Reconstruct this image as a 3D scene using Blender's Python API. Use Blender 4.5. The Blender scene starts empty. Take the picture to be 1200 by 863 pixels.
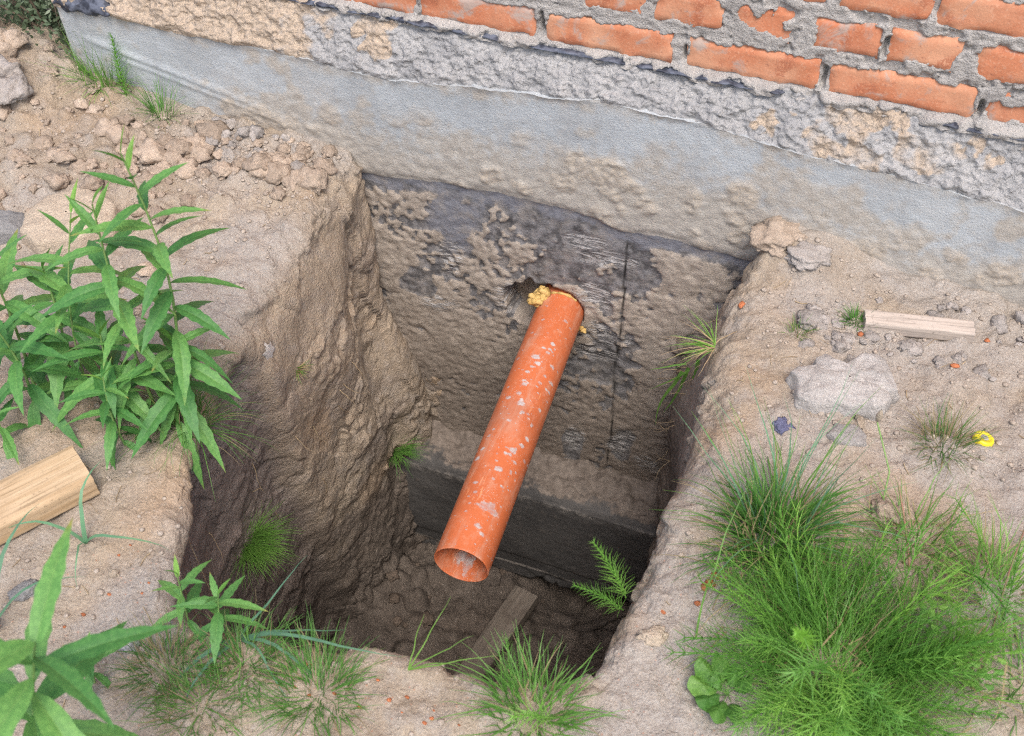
import bpy, bmesh, math, random
import numpy as np
from mathutils import Vector, Matrix, Euler

SC = bpy.context.scene
COL = SC.collection
RNG = random.Random(7)
NR = np.random.RandomState(11)
R = math.radians

# ------------------------------------------------------------------ camera
cd = bpy.data.cameras.new('camera')
cam = bpy.data.objects.new('camera', cd)
COL.objects.link(cam)
F_PX, PITCH, HEAD, ROLL = 1301.0, R(47.7), R(20.6), R(-0.7)
cd.sensor_fit = 'HORIZONTAL'
cd.sensor_width = 36.0
cd.lens = F_PX / 1200.0 * 36.0
cd.clip_start = 0.02
cd.clip_end = 500
fw = Vector((-math.sin(HEAD) * math.cos(PITCH), math.cos(HEAD) * math.cos(PITCH), -math.sin(PITCH)))
rt = Vector((math.cos(HEAD), math.sin(HEAD), 0))
up = rt.cross(fw)
r2 = rt * math.cos(ROLL) + up * math.sin(ROLL)
u2 = -rt * math.sin(ROLL) + up * math.cos(ROLL)
CAM = Vector((0.589, -1.709, 1.443))
m = Matrix((r2, u2, -fw)).transposed().to_4x4()
m.translation = CAM
cam.matrix_world = m
cd.dof.use_dof = True
cd.dof.focus_distance = 2.25
cd.dof.aperture_fstop = 7.1
SC.camera = cam

# ------------------------------------------------------------------ light
SUN_EL, SUN_AZ = R(62), R(150)          # azimuth measured clockwise from +Y
world = bpy.data.worlds.new('World')
SC.world = world
world.use_nodes = True
wn = world.node_tree
bg = wn.nodes['Background']
sky = wn.nodes.new('ShaderNodeTexSky')
sky.sky_type = 'NISHITA'
sky.sun_disc = False
sky.sun_elevation = SUN_EL
sky.sun_rotation = SUN_AZ
sky.dust_density = 4.0
sky.air_density = 1.0
sky.ozone_density = 1.0
wn.links.new(sky.outputs[0], bg.inputs[0])
bg.inputs[1].default_value = 0.15
sd = bpy.data.lights.new('sun', 'SUN')
sd.energy = 1.2
sd.angle = R(22)
sd.color = (1.0, 0.965, 0.92)
sun = bpy.data.objects.new('sun', sd)
COL.objects.link(sun)
sdir = Vector((math.sin(SUN_AZ) * math.cos(SUN_EL), math.cos(SUN_AZ) * math.cos(SUN_EL), math.sin(SUN_EL)))
sun.rotation_euler = sdir.to_track_quat('Z', 'Y').to_euler()
sun.location = (-3, -4, 6)
SC.view_settings.view_transform = 'Standard'
SC.view_settings.look = 'None'
SC.view_settings.exposure = 0.86
SC.view_settings.gamma = 1.0
SC.cycles.use_denoising = False
SC.cycles.pixel_filter_type = 'BLACKMAN_HARRIS'
SC.cycles.filter_width = 1.15
SC.cycles.adaptive_threshold = 0.006
SC.cycles.max_bounces = 6
SC.cycles.diffuse_bounces = 4

# ------------------------------------------------------------------ numpy noise
_perm = NR.permutation(256).astype(np.int64)
_perm = np.concatenate([_perm, _perm, _perm])
_grad = NR.normal(size=(256, 3))
_grad /= np.linalg.norm(_grad, axis=1)[:, None]
_rnd = NR.rand(256, 4)


def _h(i, j, k):
    return _perm[_perm[_perm[i & 255] + (j & 255)] + (k & 255)]


def perlin(p):
    p = np.asarray(p, float)
    i = np.floor(p).astype(np.int64)
    f = p - i
    w = f * f * f * (f * (f * 6 - 15) + 10)
    out = 0
    for dx in (0, 1):
        wx = w[..., 0] if dx else 1 - w[..., 0]
        for dy in (0, 1):
            wy = w[..., 1] if dy else 1 - w[..., 1]
            for dz in (0, 1):
                wz = w[..., 2] if dz else 1 - w[..., 2]
                g = _grad[_h(i[..., 0] + dx, i[..., 1] + dy, i[..., 2] + dz)]
                d = g[..., 0] * (f[..., 0] - dx) + g[..., 1] * (f[..., 1] - dy) + g[..., 2] * (f[..., 2] - dz)
                out = out + wx * wy * wz * d
    return out * 1.5


def fbm(p, oct=4, gain=0.5, lac=2.03):
    p = np.asarray(p, float)
    a, s = 1.0, 0
    for o in range(oct):
        s = s + a * perlin(p + 17.3 * o)
        p = p * lac
        a *= gain
    return s


def ridged(p, oct=3):
    p = np.asarray(p, float)
    a, s = 1.0, 0
    for o in range(oct):
        s = s + a * (1 - 2 * np.abs(perlin(p + 9.1 * o)))
        p = p * 2.1
        a *= 0.5
    return s


def worley(p):
    """distance to the nearest and second nearest feature point, and a random value of the cell"""
    p = np.asarray(p, float)
    i = np.floor(p).astype(np.int64)
    d1 = np.full(p.shape[:-1], 9.0)
    d2 = np.full(p.shape[:-1], 9.0)
    rv = np.zeros(p.shape[:-1])
    for dx in (-1, 0, 1):
        for dy in (-1, 0, 1):
            for dz in (-1, 0, 1):
                h = _h(i[..., 0] + dx, i[..., 1] + dy, i[..., 2] + dz)
                q = _rnd[h]
                d = np.sqrt((i[..., 0] + dx + q[..., 0] - p[..., 0]) ** 2 + (i[..., 1] + dy + q[..., 1] - p[..., 1]) ** 2
                            + (i[..., 2] + dz + q[..., 2] - p[..., 2]) ** 2)
                c = d < d1
                d2 = np.where(c, d1, np.minimum(d2, d))
                rv = np.where(c, q[..., 3], rv)
                d1 = np.where(c, d, d1)
    return d1, d2, rv


def sstep(a, b, x):
    t = np.clip((x - a) / (b - a), 0, 1)
    return t * t * (3 - 2 * t)


# ------------------------------------------------------------------ mesh helpers
def mesh_from(name, co, faces, smooth=True):
    me = bpy.data.meshes.new(name)
    co = np.asarray(co, np.float32).reshape(-1, 3)
    if isinstance(faces, np.ndarray):
        n, k = faces.shape
        me.vertices.add(len(co))
        me.vertices.foreach_set('co', co.ravel())
        me.loops.add(n * k)
        me.loops.foreach_set('vertex_index', faces.astype(np.int32).ravel())
        me.polygons.add(n)
        me.polygons.foreach_set('loop_start', np.arange(0, n * k, k, dtype=np.int32))
        me.polygons.foreach_set('loop_total', np.full(n, k, np.int32))
        me.update(calc_edges=True)
    else:
        me.from_pydata([tuple(map(float, c)) for c in co], [], faces)
        me.update()
    if smooth:
        me.polygons.foreach_set('use_smooth', np.ones(len(me.polygons), bool))
    return me


def grid_faces(ny, nx, wrap=False):
    j, i = np.meshgrid(np.arange(ny - 1), np.arange(nx if wrap else nx - 1), indexing='ij')
    a = j * nx + i
    b = j * nx + (i + 1) % nx
    return np.stack([a, b, b + nx, a + nx], -1).reshape(-1, 4)


def set_attr(me, name, val):
    at = me.attributes.new(name, 'FLOAT', 'POINT')
    at.data.foreach_set('value', np.asarray(val, np.float32).ravel())


def link(name, me, mat=None, parent=None, loc=None):
    o = bpy.data.objects.new(name, me)
    COL.objects.link(o)
    if mat is not None and me is not None and len(me.materials) == 0:
        me.materials.append(mat)
    if parent is not None:
        o.parent = parent
    if loc is not None:
        o.location = loc
    return o


def tag(o, label, cat, group=None, kind=None):
    if label:
        o['label'] = label
    if cat:
        o['category'] = cat
    if group:
        o['group'] = group
    if kind:
        o['kind'] = kind
    return o


def thing(name, label, cat, loc=(0, 0, 0), group=None):
    o = bpy.data.objects.new(name, None)
    o.empty_display_size = 0.05
    COL.objects.link(o)
    o.location = loc
    return tag(o, label, cat, group)


def normals(P, wrap=False):
    if wrap:
        Q = np.concatenate([P[:, -1:], P, P[:, :1]], 1)
        du = (Q[:, 2:] - Q[:, :-2])
    else:
        du = np.gradient(P, axis=1)
    dv = np.gradient(P, axis=0)
    n = np.cross(du, dv)
    l = np.linalg.norm(n, axis=-1, keepdims=True)
    return n / np.maximum(l, 1e-12)


# ------------------------------------------------------------------ material helpers
class M:
    def __init__(s, name, rough=0.9, spec=0.3):
        s.mat = bpy.data.materials.new(name)
        s.mat.use_nodes = True
        s.t = s.mat.node_tree
        s.b = s.t.nodes['Principled BSDF']
        s.b.inputs['Roughness'].default_value = rough
        s.b.inputs['Specular IOR Level'].default_value = spec
        s.geo = s.t.nodes.new('ShaderNodeTexCoord')

    def n(s, typ, **kw):
        nd = s.t.nodes.new(typ)
        for k, v in kw.items():
            setattr(nd, k, v)
        return nd

    def set(s, sock, v):
        if isinstance(v, bpy.types.NodeSocket):
            s.t.links.new(v, sock)
        elif isinstance(v, (tuple, list)):
            sock.default_value = tuple(v) + ((1,) if len(v) == 3 and sock.type == 'RGBA' else ())
        else:
            sock.default_value = v

    def coord(s, scale=(1, 1, 1)):
        mp = s.n('ShaderNodeMapping')
        mp.inputs['Scale'].default_value = scale if isinstance(scale, tuple) else (scale,) * 3
        s.t.links.new(s.geo.outputs['Object'], mp.inputs[0])
        return mp.outputs[0]

    def noise(s, scale, detail=4, rough=0.55, vec=None, dist=0.0):
        nd = s.n('ShaderNodeTexNoise')
        nd.inputs['Scale'].default_value = scale
        nd.inputs['Detail'].default_value = detail
        nd.inputs['Roughness'].default_value = rough
        nd.inputs['Distortion'].default_value = dist
        s.t.links.new(vec if vec is not None else s.geo.outputs['Object'], nd.inputs['Vector'])
        return nd.outputs[0]

    def voro(s, scale, feature='F1', out=0, vec=None):
        nd = s.n('ShaderNodeTexVoronoi', feature=feature)
        nd.inputs['Scale'].default_value = scale
        s.t.links.new(vec if vec is not None else s.geo.outputs['Object'], nd.inputs['Vector'])
        return nd.outputs[out]

    def attr(s, name):
        nd = s.n('ShaderNodeAttribute', attribute_name=name)
        return nd.outputs['Fac']

    def ramp(s, v, lo, hi, a=0.0, b=1.0):
        nd = s.n('ShaderNodeMapRange')
        nd.interpolation_type = 'SMOOTHSTEP'
        s.set(nd.inputs[0], v)
        nd.inputs[1].default_value = lo
        nd.inputs[2].default_value = hi
        nd.inputs[3].default_value = a
        nd.inputs[4].default_value = b
        return nd.outputs[0]

    def math(s, op, a, b=0.0, clamp=False):
        nd = s.n('ShaderNodeMath', operation=op)
        nd.use_clamp = clamp
        s.set(nd.inputs[0], a)
        s.set(nd.inputs[1], b)
        return nd.outputs[0]

    def mix(s, f, a, b):
        nd = s.n('ShaderNodeMix', data_type='RGBA')
        s.set(nd.inputs[0], f)
        s.set(nd.inputs[6], a)
        s.set(nd.inputs[7], b)
        return nd.outputs[2]

    def color(s, c):
        s.set(s.b.inputs['Base Color'], c)

    def bump(s, h, strength=0.5, dist=0.01, prev=None):
        nd = s.n('ShaderNodeBump')
        nd.inputs['Strength'].default_value = strength
        nd.inputs['Distance'].default_value = dist
        s.set(nd.inputs['Height'], h)
        if prev is not None:
            s.t.links.new(prev, nd.inputs['Normal'])
        s.t.links.new(nd.outputs[0], s.b.inputs['Normal'])
        return nd.outputs[0]


TAN = (0.435, 0.365, 0.280)
TAN2 = (0.325, 0.268, 0.205)
GREY = (0.37, 0.345, 0.317)
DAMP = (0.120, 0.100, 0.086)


def soil_material():
    s = M('soil', 0.95, 0.15)
    n1, n2, n3 = s.noise(5, 5), s.noise(26, 5, 0.6), s.noise(140, 4, 0.6)
    c = s.mix(s.ramp(n1, 0.35, 0.68), TAN, TAN2)
    c = s.mix(s.math('MULTIPLY', s.ramp(n2, 0.45, 0.7), 0.55), c, GREY)
    c = s.mix(s.math('MULTIPLY', s.attr('grey'), 0.75), c, (0.392, 0.368, 0.342))
    c = s.mix(s.math('MULTIPLY', s.attr('ochre'), 0.7), c, (0.46, 0.315, 0.19))
    c = s.mix(s.math('MULTIPLY', s.ramp(s.noise(60, 3, 0.6), 0.56, 0.66), 0.35), c, (0.55, 0.47, 0.39))
    # moist soil below the top layer
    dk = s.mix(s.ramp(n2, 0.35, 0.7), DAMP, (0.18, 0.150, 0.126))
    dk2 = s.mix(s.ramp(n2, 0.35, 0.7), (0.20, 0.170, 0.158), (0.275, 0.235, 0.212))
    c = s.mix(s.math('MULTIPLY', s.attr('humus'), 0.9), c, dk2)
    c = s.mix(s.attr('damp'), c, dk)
    # grit: pale and brick red crumbs too small to build
    v = s.voro(170)
    vc = s.voro(170, out=1)
    sep = s.n('ShaderNodeSeparateColor')
    s.t.links.new(vc, sep.inputs[0])
    pale = s.math('MULTIPLY', s.ramp(v, 0.24, 0.16), s.ramp(sep.outputs[0], 0.74, 0.76))
    red = s.math('MULTIPLY', s.ramp(v, 0.28, 0.2), s.math('MULTIPLY', s.ramp(sep.outputs[1], 0.90, 0.91), s.attr('chips')))
    c = s.mix(s.math('MULTIPLY', pale, 0.6), c, (0.55, 0.50, 0.45))
    c = s.mix(s.math('MULTIPLY', red, 0.4), c, (0.58, 0.19, 0.08))
    s.color(c)
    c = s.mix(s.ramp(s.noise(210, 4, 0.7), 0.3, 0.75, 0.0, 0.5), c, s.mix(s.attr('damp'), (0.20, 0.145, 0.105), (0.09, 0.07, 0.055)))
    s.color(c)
    b = s.bump(n3, 0.7, 0.006)
    b = s.bump(s.noise(380, 4, 0.7), 0.6, 0.004, b)
    cr = s.ramp(s.voro(38, 'DISTANCE_TO_EDGE', vec=None), 0.0, 0.05)
    b = s.bump(s.math('MAXIMUM', cr, s.ramp(s.noise(9, 2), 0.66, 0.58)), 0.35, 0.005, b)
    b = s.bump(s.ramp(s.voro(150), .45, .1), 0.3, 0.004, b)
    return s.mat


def clod_material(name, base, alt, rough=0.95, bs=110):
    s = M(name, rough, 0.15)
    oi = s.n('ShaderNodeObjectInfo')
    pos = s.n('ShaderNodeNewGeometry').outputs['Position']
    c = s.mix(s.ramp(s.noise(28, 4, 0.6, pos), 0.35, 0.7), base, alt)
    c = s.mix(s.ramp(s.noise(230, 4, 0.7, pos), 0.4, 0.75, 0.0, 0.5), c, tuple(0.55 * v for v in alt))
    c = s.mix(s.ramp(s.noise(170, 3, 0.6, pos), 0.58, 0.7, 0.0, 0.5), c, tuple(min(.6, 1.35 * v) for v in base))
    hs = s.n('ShaderNodeHueSaturation')
    s.set(hs.inputs['Value'], s.ramp(oi.outputs['Random'], 0, 1, 0.82, 1.15))
    s.set(hs.inputs['Color'], c)
    s.color(hs.outputs[0])
    b = s.bump(s.noise(bs, 5, 0.7, pos), 0.8, 0.006)
    s.bump(s.noise(bs * 3.2, 3, 0.6, pos), 0.5, 0.003, b)
    return s.mat


def foundation_material():
    s = M('foundation_concrete', 0.82, 0.25)
    n1, n2, n3 = s.noise(7, 5), s.noise(45, 5, 0.62), s.noise(190, 4, 0.6)
    st = s.noise(10, 4, 0.6, s.coord((1.0, 1.0, 9.0)))
    c = s.mix(s.ramp(n1, 0.35, 0.65), (0.445, 0.475, 0.492), (0.365, 0.388, 0.402))
    c = s.mix(s.math('MULTIPLY', s.ramp(st, 0.45, 0.7), 0.4), c, (0.46, 0.49, 0.51))
    c = s.mix(s.ramp(s.noise(5.5, 6, 0.62), 0.46, 0.68, 0.0, 0.5), c, (0.42, 0.415, 0.40))
    c = s.mix(s.ramp(s.noise(1.0, 5, 0.6, s.coord((26.0, 5.0, 3.0))), 0.52, 0.72, 0.0, 0.3), c, (0.29, 0.295, 0.30))
    c = s.mix(s.ramp(s.noise(120, 3, 0.7), 0.60, 0.68, 0.0, 0.5), c, (0.50, 0.46, 0.40))
    dust = s.math('ADD', s.attr('dust'), s.math('MULTIPLY', s.math('SUBTRACT', n2, 0.5), 1.5), True)
    dcol = s.mix(s.ramp(n2, 0.3, 0.7), (0.47, 0.425, 0.36), (0.38, 0.345, 0.30))
    c = s.mix(s.math('MULTIPLY', s.ramp(dust, 0.1, 0.95), 0.92), c, dcol)
    c = s.mix(s.attr('chip'), c, s.mix(s.ramp(n3, 0.35, 0.6), (0.47, 0.405, 0.325), (0.40, 0.36, 0.31)))
    # bitumen coat and the soil crust stuck on it
    bcol = s.mix(s.ramp(n2, 0.35, 0.65), (0.085, 0.082, 0.082), (0.23, 0.222, 0.222))
    bcol = s.mix(s.attr('film'), bcol, (0.20, 0.203, 0.225))
    c = s.mix(s.math('MULTIPLY', s.attr('bit'), s.ramp(s.noise(16, 5, .65), .5, .66)), c, (0.30, 0.28, 0.26))
    bit = s.math('ADD', s.attr('bit'), s.math('MULTIPLY', s.math('SUBTRACT', n3, 0.5), 0.5), True)
    bcol = s.mix(s.math('MULTIPLY', s.ramp(s.noise(24, 6, .7), .46, .66), .6), bcol, (0.30, 0.27, 0.24))
    c = s.mix(s.ramp(bit, 0.4, 0.6), c, bcol)
    crust = s.math('ADD', s.attr('crust'), s.math('MULTIPLY', s.math('SUBTRACT', n2, 0.5), 1.1), True)
    ccol = s.mix(s.ramp(n2, 0.3, 0.7), (0.31, 0.262, 0.215), (0.42, 0.365, 0.305))
    ccol = s.mix(s.attr('damp'), ccol, (0.185, 0.153, 0.128))
    c = s.mix(s.ramp(crust, 0.3, 0.6), c, ccol)
    lines = s.noise(30, 3, 0.6, s.coord((0.9, 1.0, 7.0)))
    sc = s.math('MULTIPLY', s.attr('scrape'), s.ramp(lines, 0.46, 0.58))
    c = s.mix(sc, c, (0.42, 0.405, 0.39))
    c = s.mix(s.attr('seam'), c, (0.02, 0.018, 0.016))
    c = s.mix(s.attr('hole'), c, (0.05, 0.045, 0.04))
    s.color(c)
    b = s.bump(n3, 0.45, 0.004)
    b = s.bump(n2, 0.18, 0.004, b)
    b = s.bump(s.noise(420, 4, .7), .5, .004, b)
    b = s.bump(sc, 0.6, 0.004, b)
    return s.mat


def rough_mortar_material():
    s = M('rough_mortar', 0.92, 0.15)
    n1, n2 = s.noise(14, 5), s.noise(75, 5, 0.65)
    c = s.mix(s.ramp(n1, 0.35, 0.68), (0.40, 0.393, 0.385), (0.305, 0.304, 0.306))
    c = s.mix(s.math('MULTIPLY', s.ramp(n2, 0.5, 0.72), 0.6), c, (0.46, 0.45, 0.44))
    sand = s.math('ADD', s.attr('sand'), s.math('MULTIPLY', s.math('SUBTRACT', n1, 0.5), 1.2), True)
    c = s.mix(s.ramp(sand, 0.35, 0.65), c, s.mix(s.ramp(n2, 0.3, 0.7), (0.50, 0.405, 0.31), (0.42, 0.335, 0.255)))
    s.color(c)
    c = s.mix(s.ramp(s.noise(150, 4, 0.75), 0.45, 0.72, 0.0, 0.45), c, (0.25, 0.247, 0.245))
    s.color(c)
    b = s.bump(n2, 0.7, 0.009)
    b = s.bump(s.ramp(s.voro(95), .1, .7), 0.5, 0.006, b)
    b = s.bump(s.noise(240, 4, 0.7), 0.6, 0.004, b)
    return s.mat


def mortar_material():
    s = M('brick_mortar', 0.9, 0.15)
    n1, n2 = s.noise(11, 5), s.noise(90, 5, 0.6)
    c = s.mix(s.ramp(n1, 0.35, 0.68), (0.47, 0.445, 0.415), (0.37, 0.35, 0.33))
    c = s.mix(s.math('MULTIPLY', s.ramp(n2, 0.5, 0.7), 0.4), c, (0.52, 0.50, 0.47))
    s.color(c)
    c = s.mix(s.ramp(s.noise(260, 4, .75), .45, .7, 0, .4), c, (0.24, 0.225, 0.21))
    s.color(c)
    b = s.bump(n2, 0.9, 0.007)
    b = s.bump(s.noise(300, 3, 0.7), 0.9, 0.004, b)
    return s.mat


def brick_material():
    s = M('brick_clay', 0.88, 0.2)
    oi = s.n('ShaderNodeObjectInfo')
    ad = s.n('ShaderNodeVectorMath', operation='ADD')
    cm = s.n('ShaderNodeCombineXYZ')
    s.set(cm.inputs[0], s.math('MULTIPLY', oi.outputs['Random'], 37.0))
    s.t.links.new(s.geo.outputs['Object'], ad.inputs[0])
    s.t.links.new(cm.outputs[0], ad.inputs[1])
    v = ad.outputs[0]
    n1, n2, n3 = s.noise(10, 3, 0.5, v), s.noise(45, 5, 0.6, v), s.noise(220, 3, 0.6, v)
    c = s.mix(s.ramp(n1, 0.38, 0.62), (0.53, 0.205, 0.108), (0.59, 0.30, 0.18))
    c = s.mix(s.math('MULTIPLY', s.ramp(oi.outputs['Random'], 0.2, 1.0), 0.5), c, (0.53, 0.175, 0.085))
    burnt = s.math('MULTIPLY', s.ramp(s.noise(13, 2, 0.5, v), 0.58, 0.66), s.ramp(n3, 0.38, 0.5))
    c = s.mix(s.math('MULTIPLY', burnt, 0.75), c, (0.36, 0.115, 0.06))
    c = s.mix(s.math('MULTIPLY', s.ramp(n2, 0.58, 0.72), 0.5), c, (0.62, 0.36, 0.22))
    c = s.mix(s.ramp(s.noise(7, 5, .65, v), .5, .68, 0, .45), c, (0.40, 0.15, 0.085))
    c = s.mix(s.ramp(n3, .52, .7, 0, .5), c, (0.66, 0.38, 0.25))
    c = s.mix(s.ramp(s.noise(120, 4, .7, v), .60, .68, 0, .6), c, (0.25, 0.10, 0.07))
    smear = s.ramp(s.noise(16, 6, 0.65, v, 0.6), 0.54, 0.66)
    c = s.mix(s.math('MULTIPLY', smear, 0.8), c, (0.40, 0.35, 0.31))
    s.color(c)
    b = s.bump(n2, 0.35, 0.004)
    b = s.bump(n3, 0.25, 0.002, b)
    return s.mat


def footing_material():
    s = M('footing_bitumen', 0.75, 0.3)
    n1, n2, n3 = s.noise(8, 5), s.noise(50, 5, 0.62), s.noise(230, 3, 0.6)
    c = s.mix(s.ramp(n1, 0.35, 0.65), (0.075, 0.072, 0.070), (0.108, 0.103, 0.099))
    c = s.mix(s.math('MULTIPLY', s.ramp(n2, 0.55, 0.72), 0.5), c, (0.18, 0.16, 0.14))
    crust = s.math('ADD', s.attr('crust'), s.math('MULTIPLY', s.math('SUBTRACT', n2, 0.5), 1.3), True)
    cc = s.mix(s.ramp(n2, 0.35, 0.65), (0.14, 0.115, 0.096), (0.21, 0.175, 0.148))
    c = s.mix(s.ramp(crust, 0.35, 0.65), c, cc)
    c = s.mix(s.math('MULTIPLY', s.attr('edge'), s.ramp(n2, 0.42, 0.6)), c, (0.27, 0.25, 0.23))
    c = s.mix(s.math('MULTIPLY', s.attr('seam'), s.ramp(n2, 0.35, 0.5)), c, (0.36, 0.33, 0.30))
    s.color(c)
    b = s.bump(n2, 0.5, 0.005)
    b = s.bump(n3, 0.4, 0.002, b)
    return s.mat


def pipe_material():
    s = M('orange_pvc', 0.42, 0.4)
    n1, n2, n3 = s.noise(9, 4), s.noise(60, 5, 0.65), s.noise(240, 3, 0.6)
    c = s.mix(s.ramp(n1, 0.3, 0.7), (0.54, 0.142, 0.052), (0.48, 0.125, 0.046))
    dust = s.math('MULTIPLY', s.ramp(n2, 0.5, 0.75), 0.35)
    c = s.mix(dust, c, (0.58, 0.33, 0.22))
    tiny = s.math('MULTIPLY', s.ramp(s.voro(300), 0.26, 0.12), s.ramp(s.noise(22, 4), 0.46, 0.62))
    c = s.mix(s.math('MULTIPLY', tiny, 0.8), c, (0.55, 0.50, 0.45))
    sc = s.math('MULTIPLY', s.ramp(s.noise(24, 2, 0.5, s.coord((12.0, 0.9, 12.0))), 0.62, 0.66), s.ramp(n1, 0.48, 0.6))
    c = s.mix(s.math('MULTIPLY', sc, 0.4), c, (0.80, 0.42, 0.22))
    sp = s.math('ADD', s.attr('splat'), s.math('MULTIPLY', s.math('SUBTRACT', n3, 0.5), 0.9), True)
    cem = s.mix(s.ramp(n2, 0.38, 0.65), (0.33, 0.33, 0.335), (0.47, 0.465, 0.46))
    film_ = s.ramp(s.noise(1.0, 5, 0.65, s.coord((34.0, 7.0, 34.0))), 0.48, 0.72, 0.0, 0.55)
    c = s.mix(film_, c, (0.52, 0.33, 0.24))
    c = s.mix(s.ramp(s.noise(6, 4, .6), .5, .7, 0, .35), c, (0.33, 0.10, 0.05))
    f = s.math('MULTIPLY', s.ramp(sp, 0.25, 0.8), s.ramp(n2, 0.3, 0.6, 0.35, 0.85))
    c = s.mix(f, c, cem)
    s.color(c)
    s.set(s.b.inputs['Roughness'], s.math('ADD', s.math('MULTIPLY', f, 0.45), s.ramp(n2, 0.3, 0.7, 0.36, 0.55), True))
    s.bump(s.math('ADD', f, s.math('MULTIPLY', n2, 0.2)), 0.3, 0.002)
    return s.mat


def leaf_material(name, top, alt, trans=0.28, rough=0.45):
    s = M(name, rough, 0.35)
    oi = s.n('ShaderNodeObjectInfo')
    c = s.mix(s.ramp(s.noise(22, 3), 0.35, 0.7), top, alt)
    rib = s.attr('rib')
    c = s.mix(s.math('MULTIPLY', rib, 0.5), c, (0.18, 0.33, 0.10))
    hs = s.n('ShaderNodeHueSaturation')
    s.set(hs.inputs['Value'], s.ramp(oi.outputs['Random'], 0, 1, 0.78, 1.25))
    s.set(hs.inputs['Hue'], s.ramp(oi.outputs['Random'], 0, 1, 0.51, 0.485))
    s.set(hs.inputs['Color'], c)
    col = hs.outputs[0]
    # yellowed and dry tips on some leaves
    sx = s.n('ShaderNodeSeparateXYZ')
    s.t.links.new(s.geo.outputs['Object'], sx.inputs[0])
    tipf = s.math('MULTIPLY', s.ramp(s.math('ADD', sx.outputs[1], s.math('MULTIPLY', s.noise(9, 3), .35)), 0.92, 1.15), s.ramp(oi.outputs['Random'], 0.55, 0.75))
    col = s.mix(s.math('MULTIPLY', tipf, 0.8 if 'leaf' in name else 0.0), col, (0.36, 0.29, 0.08))
    col = s.mix(s.ramp(s.noise(60, 4, .7), .60, .70, 0, .35), col, (0.30, 0.30, 0.20))
    s.color(col)
    s.bump(s.noise(160, 3), 0.2, 0.002)
    tr = s.n('ShaderNodeBsdfTranslucent')
    s.t.links.new(col, tr.inputs[0])
    mx = s.n('ShaderNodeMixShader')
    mx.inputs[0].default_value = trans
    s.t.links.new(s.b.outputs[0], mx.inputs[1])
    s.t.links.new(tr.outputs[0], mx.inputs[2])
    s.t.links.new(mx.outputs[0], s.t.nodes['Material Output'].inputs[0])
    return s.mat


def wood_material(name, a, b, dirt, axis=0):
    s = M(name, 0.8, 0.2)
    sc = [55.0, 55.0, 55.0]
    sc[axis] = 2.2
    gr = s.noise(1.0, 5, 0.6, s.coord(tuple(sc)), 0.4)
    fine = s.noise(1.0, 3, 0.6, s.coord(tuple(4 * v for v in sc)))
    c = s.mix(s.ramp(gr, 0.34, 0.66), a, b)
    c = s.mix(s.math('MULTIPLY', s.ramp(fine, 0.5, 0.68), 0.6), c, tuple(0.5 * v for v in b))
    c = s.mix(s.ramp(s.noise(6, 4, .6), .5, .7, 0, .45), c, tuple(0.72 * v for v in b))
    c = s.mix(s.ramp(s.noise(150, 4, .7), .58, .68, 0, .6), c, tuple(0.45 * v for v in b))
    c = s.mix(s.math('MULTIPLY', s.ramp(s.noise(13, 5, 0.6), 0.56, 0.66), 0.7), c, dirt)
    s.color(c)
    bb = s.bump(gr, 0.35, 0.004)
    s.bump(fine, 0.35, 0.002, bb)
    return s.mat


def plain(name, c, c2, rough, scale=40, bump=0.3, spec=0.3):
    s = M(name, rough, spec)
    n1 = s.noise(scale, 4)
    s.color(s.mix(s.ramp(n1, 0.35, 0.68), c, c2))
    if bump:
        s.bump(n1, bump, 0.004)
    return s.mat


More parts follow.
